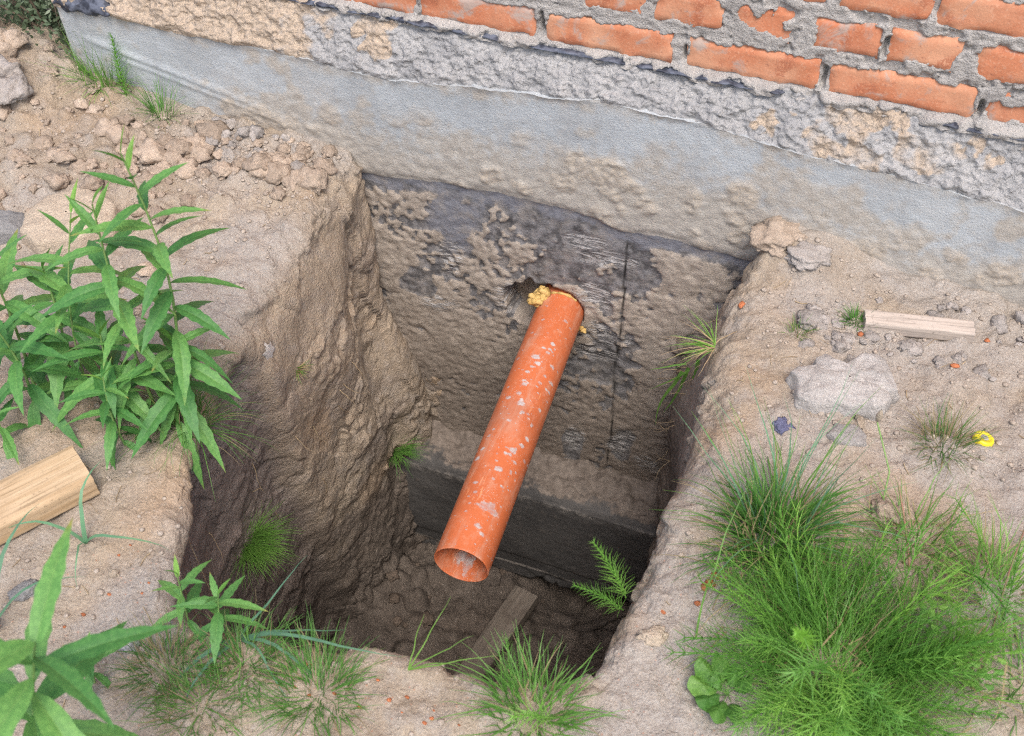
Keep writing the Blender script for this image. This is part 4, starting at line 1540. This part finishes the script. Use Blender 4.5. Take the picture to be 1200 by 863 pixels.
# ================================================================== PLANTS
def leaf_mesh(name, wid, droop, fold, serr, seed, mat, n=13):
    """lance shaped leaf of length 1 along +Y, folded on its midrib and arching"""
    rs = random.Random(seed)
    ys = np.linspace(0, 1, n)
    rows, rib = [], []
    for i, t in enumerate(ys):
        w = wid * (math.sin(math.pi * min(1, t * 1.02) ** .72) ** .9 if 0 < t < 1 else 0) + .006 * (1 - t)
        s = (1 + (serr if i % 2 else -serr)) if .25 < t < .97 else 1
        cz = -droop * t ** 1.8
        cy = t * (1 - .22 * droop * t)
        tw = .10 * math.sin(t * 3 + seed)
        row = []
        for k, f in enumerate((-1, -.5, -.05, 0, .05, .5, 1)):
            ww = w * (s if abs(f) == 1 else 1)
            row.append((f * ww, cy - .03 * abs(f) * w, cz + abs(f) * w * fold * (1.2 - .5 * abs(f)) + tw * f * w + .02 * w * rs.uniform(-1, 1)))
        rows.append(row)
        rib.append([0, 0, .15, 1, .15, 0, 0])
    me = mesh_from(name, np.array(rows), grid_faces(n, 7))
    set_attr(me, 'rib', np.array(rib))
    me.materials.append(mat)
    return me


LEAVES = [leaf_mesh('leaf', .088 + .012 * (i % 3), .15 + .17 * i, .28 + .06 * (i % 2), .10, i, MAT['leaf']) for i in range(5)]
YOUNG = [leaf_mesh('leaf', .10, .05 + .10 * i, .5, .02, 20 + i, MAT['young']) for i in range(3)]


def orient(o, base, d, upv, length, width=1.0):
    d = d.normalized()
    x = d.cross(upv)
    if x.length < 1e-4:
        x = d.orthogonal()
    x.normalize()
    z = x.cross(d)
    mm = Matrix((x, d, z)).transposed().to_4x4()
    o.matrix_local = Matrix.Translation(base) @ mm @ Matrix.Diagonal((length * width, length, length, 1))


def weed(label, base, tip, n=13, lmax=.13, seed=1, start=.2, rad=.0032, young=4, red=False, width=1.0, name='leafy_weed', group=None, side=None):
    rs = random.Random(seed)
    b, t = Vector(base), Vector(tip)
    b.z = gz(b.x, b.y) - .004
    th = thing(name, label, 'weed', b, group)
    bow = Vector((rs.uniform(-1, 1), rs.uniform(-1, 1), 0)) * (t - b).length * .05
    pts = []
    for i in range(11):
        f = i / 10
        pts.append((t - b) * f + bow * math.sin(f * math.pi))
    v, f = tube_arrays(pts, [rad * (1 - .6 * i / 10) for i in range(11)], 7)
    link('stem', mesh_from('stem', v, f), MAT['redstem' if red else 'stem'], th)
    ang = rs.uniform(0, 6.28)
    for i in range(n):
        fpos = start + (1 - start) * (i / (n - 1)) ** .9
        k = min(9, int(fpos * 10))
        p = pts[k].lerp(pts[k + 1], fpos * 10 - k)
        ax = (pts[k + 1] - pts[k]).normalized()
        ang += 2.4 + rs.uniform(-.35, .35)
        top = i >= n - young
        h = Vector((math.cos(ang), math.sin(ang), 0))
        h = (h - ax * h.dot(ax)).normalized()
        age = 1 - fpos
        if top:
            j = (i - (n - young)) / max(1, young)
            el = .55 + .75 * j
            ln = lmax * (.72 - .30 * j) * rs.uniform(.85, 1.1)
            me = rs.choice(YOUNG) if j > .45 else LEAVES[rs.randrange(0, 2)]
        else:
            el = .62 - .95 * age + rs.uniform(-.28, .28)
            ln = lmax * (.80 + .25 * math.sin(fpos * math.pi)) * rs.uniform(.8, 1.12)
            me = LEAVES[min(4, max(0, int(1 + age * 3.2 + rs.uniform(-.7, .9))))]
        d = h * math.cos(el) + ax * math.sin(el)
        o = link('leaf', me, None, th)
        orient(o, p, d, ax + Vector((rs.uniform(-.3, .3), rs.uniform(-.3, .3), .25)), ln, rs.uniform(.85, 1.1) * width)
    return th


weed('tallest leafy green weed on the left bank, its top in front of the bare soil', (-.364, -.797, 0), (-.322, -.757, .545), 32, .106, 2, .08, young=6)
weed('tall leafy weed just left of the tallest one, leaning to the left', (-.395, -.790, 0), (-.385, -.775, .455), 27, .106, 3, .12, young=6)
weed('slim leafy weed with pale tip in front of the flat beige stone', (-.53, -.79, 0), (-.472, -.737, .385), 16, .105, 4, .25, .0022, 5)
weed('leafy weed with yellowish tip near the left edge above the plank', (-.585, -.775, 0), (-.561, -.749, .26), 16, .115, 5, .2)
weed('spreading leafy weed at the left edge, level with the end of the plank', (-.600, -.850, 0), (-.585, -.858, .225), 17, .125, 6, .15)
weed('short leafy weed with pale tip just behind the end of the plank', (-.415, -.860, 0), (-.412, -.851, .165), 17, .085, 7, .1, .0022, 4)
weed('bushy leafy weed low between the tallest weed and the plank', (-.455, -.80, 0), (-.44, -.80, .20), 18, .12, 41, .1)
weed('leafy weed half cut off by the left edge of the photo', (-.64, -.80, 0), (-.625, -.79, .30), 18, .13, 8, .15)
weed('low leafy weed at the left edge under the plank end', (-.60, -.93, 0), (-.59, -.92, .09), 9, .075, 9, .1, .002, 3)
weed('low leafy weed under the tallest weed, at the brink of the pit', (-.355, -.80, 0), (-.325, -.775, .20), 16, .125, 19, .1, .0026, 2)
weed('small leafy weed with upright pale tip left of the pit near corner', (-.140, -1.116, 0), (-.131, -1.106, .135), 11, .068, 10, .2, .0018, 4)
weed('small leafy weed with pale heart at the near left corner of the pit', (-.090, -1.114, 0), (-.077, -1.101, .105), 11, .070, 11, .25, .0018, 3)
weed('pale green seedling weed in the grass at the lower left', (-.220, -1.237, 0), (-.212, -1.224, .085), 10, .055, 12, .3, .0015, 4)
weed('tall blurred leafy weed close to the viewer at the lower left corner', (-.16, -1.42, 0), (-.035, -1.375, .47), 13, .175, 14, .5, .003, 1, False, .95)

# thin bent weed at the far left edge
weed('single weed at the left edge whose leaf reaches over the soil near the heap', (-1.045, -.47, 0), (-1.02, -.44, .10), 5, .10, 15, .3, .002, 1)


# ---------------------------------------------------------------- grasses
class Blades:
    def __init__(s):
        s.co, s.fa, s.mi, s.rib, s.n = [], [], [], [], 0

    def blade(s, p, d, ln, w, bend, mi=0, seg=5, side=None):
        """a tapering blade from p along d, bending down by bend"""
        p, d = Vector(p), Vector(d).normalized()
        sd = side if side is not None else d.cross(Vector((0, 0, 1)))
        if sd.length < 1e-3:
            sd = Vector((1, 0, 0))
        sd.normalize()
        for i in range(seg + 1):
            f = i / seg
            ww = w * (1 - f ** 1.6) * .5 + .0001
            s.co += [p - sd * ww, p + sd * ww]
            s.rib += [.0, .0]
            if i < seg:
                wob = RNG.gauss(0, .10)
                d = (d + Vector((0, 0, -1)) * bend / seg + sd * wob).normalized()
                p = p + d * (ln / seg)
        for i in range(seg):
            a = s.n + 2 * i
            s.fa.append((a, a + 1, a + 3, a + 2))
            s.mi.append(mi)
        s.n += 2 * (seg + 1)

    def build(s, name, mats, loc=(0, 0, 0)):
        me = mesh_from(name, np.array([c[:] for c in s.co]), np.array(s.fa))
        set_attr(me, 'rib', np.array(s.rib))
        for m_ in mats:
            me.materials.append(m_)
        me.polygons.foreach_set('material_index', np.array(s.mi, np.int32))
        return link(name, me, None, None, loc)


def tuft(name, label, loc, n, ln, w, spread, lean, mats, seed, cat='grass tuft', group=None, bend=1.0, weights=None, dirv=(0, 0, 1), wall=False, seg=5):
    rs = random.Random(seed)
    B = Blades()
    dv = Vector(dirv).normalized()
    loc = Vector(loc)
    if not wall:
        loc.z = gz(loc.x, loc.y)
    for i in range(n):
        a = rs.uniform(0, 6.28)
        rr = spread * math.sqrt(rs.random())
        off = Vector((math.cos(a) * rr, math.sin(a) * rr, 0))
        if not wall:
            q = loc + off
            off.z = gz(q.x, q.y) - loc.z - .002
            if off.z < -.05:
                off.z = -.02
        else:
            off = off - dv * off.dot(dv)
        tilt = lean * rs.random() ** 1.05
        aa = a + rs.uniform(-.7, .7)
        side = Vector((math.cos(aa), math.sin(aa), 0))
        d = dv * math.cos(tilt) + side * math.sin(tilt)
        B.blade(off, d, ln * rs.uniform(.45, 1.1), w * rs.uniform(.6, 1.2), bend * rs.uniform(.3, 1.3),
                rs.choices(range(len(mats)), weights)[0] if weights else rs.randrange(len(mats)), seg)
    o = B.build(name, mats, loc)
    return tag(o, label, cat, group)


G, GL, GD, GB = MAT['grass'], MAT['grasslight'], MAT['dry'], MAT['bluegrass']
tuft('grass_tuft', 'dense dark green grass tuft on the right bank with long arching blades', (.632, -.685, 0), 560, .150, .0026, .052, 1.25, [G, GL, GD], 1, bend=1.5, weights=[6, 2.2, 1.2])
tuft('grass_tuft', 'long thin grass blades rising behind the dense tuft on the right bank', (.628, -.655, 0), 60, .26, .0028, .045, .75, [G, GB], 2, bend=.7)
tuft('grass_tuft', 'thatch of dry straw hanging on the left side of the dense tuft', (.618, -.735, 0), 130, .12, .0022, .045, 1.4, [GD, G], 3, bend=1.6, weights=[2, 2])
tuft('grass_tuft', 'grass tuft in the middle of the near rim reaching over the pit', (.372, -1.075, 0), 240, .10, .0022, .055, 1.05, [GL, G, GD], 4, bend=.9, weights=[5, 3, .6])
tuft('grass_tuft', 'thin sparse grass tuft on the near rim at the lower left of the pit', (.085, -1.145, 0), 300, .085, .0015, .050, 1.2, [G, GL, GD], 5, bend=.8, weights=[4, 3, .6])
tuft('grass_tuft', 'wispy grass tuft between the lower left weeds and the pit', (-.03, -1.145, 0), 260, .075, .0013, .045, 1.2, [G, GD, GL], 6, bend=.8, weights=[4, 1.2, 2])
tuft('grass_tuft', 'withered olive grass tuft at the lower left', (-.135, -1.185, 0), 260, .075, .0014, .040, 1.45, [G, GD], 7, bend=.7, weights=[3, 3])
tuft('grass_tuft', 'sparse grass blades at the lower left under the withered tuft', (-.06, -1.215, 0), 260, .070, .0014, .060, 1.2, [G, GD, GL], 8, bend=.8, weights=[4, 1.5, 2])
tuft('grass_tuft', 'bright green grass tuft against the left end of the foundation', (-1.015, -.015, 0), 210, .12, .0018, .045, 1.1, [GL, G], 9, bend=.8)
tuft('grass_tuft', 'small green grass tuft among the clods below the foundation', (-.845, -.055, 0), 80, .10, .0018, .025, 1.1, [GL, G], 10, bend=.7)
tuft('grass_tuft', 'tiny bright grass tuft at the left end of the wooden batten', (.676, -.168, 0), 95, .035, .0014, .012, 1.2, [GL, G], 11, bend=.4)
tuft('grass_tuft', 'tiny wispy grass tuft left of the batten', (.585, -.225, 0), 70, .038, .0012, .015, 1.35, [G, GD], 12, bend=.3, weights=[3, 1])
tuft('grass_tuft', 'sparse withered grass tuft left of the yellow cap', (.855, -.405, 0), 190, .080, .0013, .035, 1.5, [GD, G], 13, bend=.4, weights=[2.2, 2])
tuft('grass_tuft', 'ragged green grass tuft at the right edge of the photo', (.955, -.665, 0), 170, .13, .0024, .060, 1.2, [GL, G, GD], 14, bend=.8, weights=[4, 4, .8])
tuft('grass_tuft', 'scattered grass tuft between the dense tuft and the right edge', (.835, -.615, 0), 120, .11, .0022, .05, 1.2, [G, GD, GL], 15, bend=.7, weights=[4, 1.5, 2])
tuft('grass_tuft', 'grass tuft in the lower right corner of the photo', (1.02, -.80, 0), 150, .08, .0020, .07, 1.3, [G, GL, GD], 16, bend=.8, weights=[5, 3, 1])
tuft('grass_tuft', 'fine grass tuft under the tallest weed at the brink of the pit', (-.350, -.775, 0), 260, .13, .0012, .035, 1.15, [GL, G, GD], 17, bend=1.2, weights=[3, 4, .8])
tuft('grass_tuft', 'broad cushion of fine bright green strands under the horsetail at the lower right', (.750, -.872, 0), 1000, .120, .0015, .088, 1.3, [MAT['horsetail'], GL, GD], 37, bend=1.1, weights=[6, 4, .5])
tuft('grass_tuft', 'dark grass tuft behind the cushion of horsetail on the right', (.725, -.755, 0), 170, .11, .0019, .05, 1.25, [G, GL, GD], 31, bend=1.0, weights=[6, 2, 1])

for px_y, pz, n, ln, lab, sd, sp in [(-.446, -.216, 70, .035, 'tiny wispy grass tuft growing on the upper left face of the pit', 18, .008),
                                     (-.125, -.86, 150, .085, 'bright grass tuft in the far left corner of the pit by the footing', 19, .018),
                                     (-.700, -.50, 420, .095, 'soft dark green grass tuft on the left face of the pit', 20, .030)]:
    loc, nor = hit((.05, px_y, pz), (-1, 0, 0))
    tuft('grass_tuft', lab, loc, n, ln, .0012 if sd != 19 else .0018, sp, 1.25, [G, GD] if sd == 18 else [GL, G] if sd == 19 else [G],
         sd, bend=.7, dirv=(.75, -.05, .65), wall=True)

# grass hanging from the right rim into the pit
loc = Vector((.448, -.29, -.02))
tuft('hanging_grass', 'grass tuft hanging from the right rim into the pit near the foundation', loc, 46, .10, .0020, .012, 1.1, [GL, G, GD], 22, bend=.9, dirv=(-.8, -.1, .3), wall=True)
B = Blades()
for (x, y, z, dx, dz, ln, w) in [(.372, -.06, -.33, -.75, -.35, .085, .0075), (.368, -.07, -.345, -.28, -1, .185, .0085), (.378, -.06, -.34, -.16, -1, .165, .0085),
                                 (.395, -.06, -.31, -.10, -1, .235, .008), (.392, -.07, -.35, -.02, -1, .17, .006), (.382, -.075, -.33, -.45, -.8, .13, .005)]:
    B.blade((x - .37, y + .06, z + .33), (dx, -.06, dz), ln, w, .25, 0, 8, Vector((.9, -.35, .1)))
tag(B.build('hanging_grass', [MAT['grass']], (.381, -.143, -.241)), 'few broad dark grass blades drooping into the pit from its right wall', 'grass')

# curled broad grass at the left foreground
def broad(label, loc, specs, mats, seed):
    B = Blades()
    loc = Vector(loc)
    loc.z = gz(loc.x, loc.y)
    for (dx, dy, dz, ln, w, bd) in specs:
        B.blade((0, 0, 0), (dx, dy, dz), ln, w, bd, seed % len(mats), 9)
    return tag(B.build('broad_grass', mats, loc), label, 'grass')


broad('curled broad grass blades on bare soil below the left plank', (-.365, -1.045, 0),
      [(-.1, .15, 1, .16, .007, 2.6), (.35, .2, .9, .17, .006, 2.4), (-.35, -.1, .8, .15, .006, 2.2), (.1, -.3, .7, .12, .004, 2.0)], [GB], 0)
broad('long blue green grass blades curling at the left edge near the viewer', (-.40, -1.22, 0),
      [(-.1, .3, 1, .22, .010, 2.0), (.2, .2, 1, .20, .007, 2.2), (-.3, .1, 1, .2, .008, 1.6)], [GB], 0)
broad('blue green grass blades from the small weeds reaching across the pit corner', (-.06, -1.110, 0),
      [(.95, .25, .75, .26, .0065, .9), (.9, .1, .8, .20, .006, 2.0), (.8, .3, .5, .16, .004, 1.0), (.7, -.2, .6, .15, .004, 1.4), (-.45, -.55, .75, .15, .008, 2.2), (-.25, -.75, .8, .14, .006, 1.8),
       (.35, .75, .9, .16, .004, .5)], [GB], 0)
broad('thin grass stalks leaning over the near rim of the pit', (.19, -1.075, 0),
      [(.5, .3, .7, .13, .002, .3), (.7, .1, .7, .12, .002, .3), (.2, .5, .9, .14, .002, .2), (.8, .2, .4, .14, .002, .3), (.1, .4, .9, .1, .002, .2)], [GL], 0)
broad('single curved grass stalk on the right rim left of the dense tuft', (.556, -.885, 0), [(-.12, .6, .9, .24, .0028, .5)], [G], 0)


# ---------------------------------------------------------------- horsetail
def horsetail_mesh(name, ln, br, seed, mat, curve=.8, nodes=15, whorl=8, droop=.6):
    rs = random.Random(seed)
    B = Blades()
    p = Vector((0, 0, 0))
    d = Vector((0, .15, 1)).normalized()
    pts = [p.copy()]
    for i in range(nodes):
        d = (d + Vector((0, 1, -.35)) * curve / nodes).normalized()
        p = p + d * ln / nodes
        pts.append(p.copy())
        f = i / nodes
        L = br * (1.0 - .75 * f) * (.6 + .4 * min(1, i / 3))
        x = d.orthogonal().normalized()
        y = d.cross(x)
        a0 = rs.uniform(0, 6.28)
        for k in range(whorl):
            a = a0 + k * 2 * math.pi / whorl + rs.uniform(-.2, .2)
            o = x * math.cos(a) + y * math.sin(a)
            B.blade(p, o * .9 + d * rs.uniform(.45, .95), L * rs.uniform(.7, 1.15), .0019, droop * rs.uniform(.2, 1.2), 0, 3, d.cross(o))
    for k in range(3):
        for i in range(nodes):
            q = (pts[i + 1] - pts[i])
            a = k * 1.05
            sd = q.orthogonal().normalized()
            sd = Matrix.Rotation(a, 3, q.normalized()) @ sd
            n0 = B.n
            for pp in (pts[i], pts[i + 1]):
                B.co += [pp - sd * .0011, pp + sd * .0011]
                B.rib += [0, 0]
            B.fa.append((n0, n0 + 1, n0 + 3, n0 + 2))
            B.mi.append(0)
            B.n += 4
    me = mesh_from(name, np.array([c[:] for c in B.co]), np.array(B.fa))
    set_attr(me, 'rib', np.array(B.rib))
    me.materials.append(mat)
    return me


HT = [horsetail_mesh('horsetail', .17 + .02 * i, .10 + .008 * i, 50 + i, MAT['horsetail'], .35 + .1 * i, 11, 6, .35) for i in range(4)]
HTS = horsetail_mesh('horsetail', .13, .052, 70, MAT['horsetail'], .5, 15, 9, .35)
HTB = horsetail_mesh('horsetail', .085, .030, 71, MAT['bright'], .35, 13, 9, .1)


def place_ht(me, x, y, rz, tilt, sc, label, group=None, z=None):
    o = link('horsetail', me)
    o.location = (x, y, (gz(x, y) if z is None else z) - .003)
    o.rotation_euler = Euler((-tilt, 0, rz), 'XYZ')
    o.scale = (sc, sc, sc)
    return tag(o, label, 'horsetail', group)


rs = random.Random(33)
for i in range(105):
    a = rs.uniform(0, 6.28)
    r = math.sqrt(rs.random())
    x, y = .750 + .092 * r * math.cos(a), -.868 + .070 * r * math.sin(a)
    if math.hypot(x - .62, y + .95) < .06:
        x += .09
    place_ht(rs.choice(HT), x, y, a - math.pi / 2 + rs.uniform(-.7, .7), .25 + .55 * r, rs.uniform(.55, .9),
             'feathery horsetail shoot in the thick cushion at the lower right', 'horsetail shoots of the lower right cushion')
for i in range(6):
    x, y = .87 + rs.uniform(-.05, .1), -.70 + rs.uniform(-.07, .07)
    place_ht(rs.choice(HT), x, y, rs.uniform(0, 6.28), .5, rs.uniform(.5, .8), 'thin horsetail shoot among the grass at the right edge', 'horsetail shoots at the right edge')
place_ht(HTB, .703, -.872, 2.6, .15, 1.0, 'bright yellow green horsetail tip standing out of the lower right cushion', z=gz(.703, -.872) + .05)
place_ht(HTS, .440, -.835, 1.2, .25, .82, 'feathery horsetail frond on the right rim hanging over the pit beside the footing', z=-.03)
place_ht(HTS, .440, -.845, 1.75, .55, .70, 'lower horsetail frond drooping from the right rim into the pit', z=-.05)
place_ht(HTS, -.935, -.045, .6, .0, 1.0, 'upright pale horsetail frond against the left end of the foundation')
place_ht(HT[0], .40, -1.07, 2.5, .3, .6, 'horsetail shoot in the middle grass tuft of the near rim, leaning right')
place_ht(HT[1], .35, -1.08, .5, .3, .55, 'horsetail shoot in the middle grass tuft of the near rim, leaning left')


B = Blades()
rs = random.Random(91)
for i in range(90):
    x, y = rs.uniform(.56, .98), rs.uniform(-.92, -.58)
    a = rs.uniform(0, 6.28)
    B.blade((x, y, gz(x, y) + rs.uniform(.003, .03)), (math.cos(a), math.sin(a), rs.uniform(0, .5)), rs.uniform(.04, .12), rs.uniform(.0012, .0028), rs.uniform(.2, .9), 0, 5)
tag(B.build('dead_grass', [GD]), 'tangle of dead straw stalks lying in the grass on the right bank', 'dead grass', None, 'stuff')

# ---------------------------------------------------------------- broad leaved rosette and clover
def round_leaf(name, seed, mat, lobes=0):
    n = 22
    rows = []
    ctr = np.array([0, .62, .02])
    for t in (0.02, .35, .7, 1.0):
        row = []
        for i in range(n):
            a = 2 * math.pi * i / n
            r = .36 * (1 + .035 * math.sin(a * 7 + seed) + (.12 * math.cos(a * lobes) if lobes else 0))
            row.append((ctr[0] + r * t * math.sin(a) * (.66 if not lobes else .95), ctr[1] - r * t * math.cos(a), .02 + .10 * t * t * math.cos(2 * a + seed) - .12 * t * t + .03 * math.sin(a * 5 + seed) * t))
        rows.append(row)
    st = np.array([[(-.016, 0, 0), (.016, 0, 0)], [(-.014, .15, .03), (.014, .15, .03)], [(-.012, .35, .04), (.012, .35, .04)]])
    co, fa = join([(np.array(rows), grid_faces(4, n, True)), (st, grid_faces(3, 2))])
    me = mesh_from(name, co, fa)
    rb = np.zeros(len(co))
    rb[[i for r_ in range(4) for i in (r_ * n, r_ * n + n // 2)]] = .8
    rb[4 * n:] = 1
    set_attr(me, 'rib', rb)
    me.materials.append(mat)
    return me


ROUND = [round_leaf('leaf', i, MAT['grass']) for i in range(3)]
t = thing('broadleaf_weed', 'low broad leaved rosette at the near edge of the right bank beside the horsetail', 'weed', (.618, -.955, gz(.618, -.955)))
rs = random.Random(8)
for i, (a, ln, el) in enumerate([(2.75, .085, .5), (3.3, .080, .35), (2.2, .07, .7), (3.9, .075, .35), (4.5, .075, .35), (5.1, .07, .4), (1.5, .06, .8), (.6, .06, .8), (3.0, .05, .9)]):
    o = link('leaf', ROUND[i % 3], None, t)
    orient(o, Vector((0, 0, .005)), Vector((math.cos(a) * math.cos(el), math.sin(a) * math.cos(el), math.sin(el))), Vector((0, 0, 1)), ln * .76)
CLV = [round_leaf('leaflet', 5 + i, MAT['grasslight']) for i in range(2)]
for (x, y, n, lab) in [(.885, -.765, 7, 'small clump of clover leaves behind the horsetail cushion'), (.905, -.835, 8, 'clump of bright clover leaves at the lower right front'),
                       (.95, -.80, 5, 'sparse clover leaves near the right edge')]:
    t = thing('clover', lab, 'clover', (x, y, gz(x, y)))
    for i in range(n):
        px, py, pz = rs.uniform(-.035, .035), rs.uniform(-.03, .03), rs.uniform(.03, .06)
        v, f = tube_arrays([(px * .4, py * .4, 0), (px, py, pz)], .0008, 4)
        link('stalk', mesh_from('stalk', v, f), MAT['stem'], t)
        a0 = rs.uniform(0, 6.28)
        for k in range(3):
            a = a0 + k * 2.09
            o = link('leaflet', CLV[k % 2], None, t)
            orient(o, Vector((px, py, pz)), Vector((math.cos(a), math.sin(a), .12)), Vector((0, 0, 1)), .019)


# ---------------------------------------------------------------- thin stalks at the right edge
def stalk(label, pts, rad, mat, seedhead=None):
    base = Vector(pts[0])
    base.z = gz(base.x, base.y)
    rel = [Vector(p) - Vector(pts[0]) for p in pts]
    t = thing('dry_stalk', label, 'stalk', base)
    v, f = tube_arrays(rel, rad, 6)
    link('stem', mesh_from('stem', v, f), mat, t)
    if seedhead:
        v, f = tube_arrays([rel[-1] + Vector((0, 0, k * .006)) for k in range(6)], [.001, .004, .0055, .005, .003, .0006], 8)
        link('seed_head', mesh_from('seed_head', v, f), MAT[seedhead], t)
    return t


stalk('thin reddish stalk rising along the right edge of the photo', [(1.0, -.70, 0), (.985, -.67, .12), (.985, -.62, .26), (1.0, -.58, .40)], .0012, MAT['redstem'])
stalk('second thin reddish stalk left of the one at the right edge', [(.955, -.72, 0), (.945, -.69, .10), (.940, -.66, .20)], .0011, MAT['redstem'])
stalk('thin brown stalk crossing the grass below the tan clod', [(.83, -.665, 0), (.81, -.625, .04), (.785, -.575, .075)], .0016, MAT['redstem'])
stalk('green stalk with ochre seed head in front of the cement slab', [(.775, -.585, 0), (.772, -.53, .05), (.735, -.48, .10)], .0013, MAT['stem'], 'stone')

# ================================================================== BACKGROUND AT THE LEFT CORNER
def build_shrub():
    bx, by = -1.20, .10
    t = thing('shrub', 'loose grey green shrub growing behind the left end of the foundation', 'shrub', (bx, by, 0))
    rs = random.Random(17)
    leaf = []
    parts = []
    for k in range(40):
        a = rs.uniform(0, 6.28)
        sp = rs.uniform(.02, .22)
        h = rs.uniform(.06, .30)
        tip = Vector((math.cos(a) * sp, math.sin(a) * sp * .55, h))
        pts = [Vector((rs.uniform(-.03, .03), rs.uniform(-.03, .03), 0)), tip * .5 + Vector((0, 0, h * .12)), tip]
        parts.append(tube_arrays(pts, [.004, .0025, .0008], 5))
        for j in range(95):
            f = rs.random() ** .7
            p = pts[0].lerp(pts[2], f) + Vector((rs.gauss(0, .035), rs.gauss(0, .03), rs.gauss(0, .035)))
            if p.z < .02:
                p.z = rs.uniform(.02, .1)
            leaf.append(p)
    co, fa = join(parts)
    link('twigs', mesh_from('twigs', co, fa), MAT['bark'], t)
    V, Fc = [], []
    for p in leaf:
        d = Vector((rs.gauss(0, 1), rs.gauss(0, 1), rs.gauss(.3, .8))).normalized()
        s_ = d.orthogonal().normalized()
        s_ = Matrix.Rotation(rs.uniform(0, 6.28), 3, d) @ s_
        L, W = rs.uniform(.012, .022), rs.uniform(.003, .005)
        n = len(V)
        V += [p, p + d * L * .5 + s_ * W, p + d * L, p + d * L * .5 - s_ * W]
        Fc.append((n, n + 1, n + 2, n + 3))
    me = mesh_from('foliage', np.array([v[:] for v in V]), np.array(Fc))
    set_attr(me, 'rib', np.zeros(len(V)))
    f_ = link('foliage', me, MAT['shrub'], t)
    f_['kind'] = 'stuff'


build_shrub()
o = link('board', plank_mesh('board', .6, .045, .12, 8, 0), MAT['board'])
o.location = (-1.52, -.02, -.02)
o.rotation_euler = (0, 0, R(50))
tag(o, 'weathered board standing on edge behind the clay heap at the top left', 'board')
xs = np.linspace(-1, 1, 60)
X, Y = np.meshgrid(xs, xs)
P = np.stack([X * .8, Y * .55, .02 + .03 * fbm(np.stack([X, Y, 0 * X], -1) * 3, 3)], -1)
o = link('white_sheet', mesh_from('white_sheet', P, grid_faces(60, 60)), MAT['sheet'], None, (-1.85, .80, .02))
tag(o, 'white plastic sheet lying on the ground behind the shrub', 'sheet')
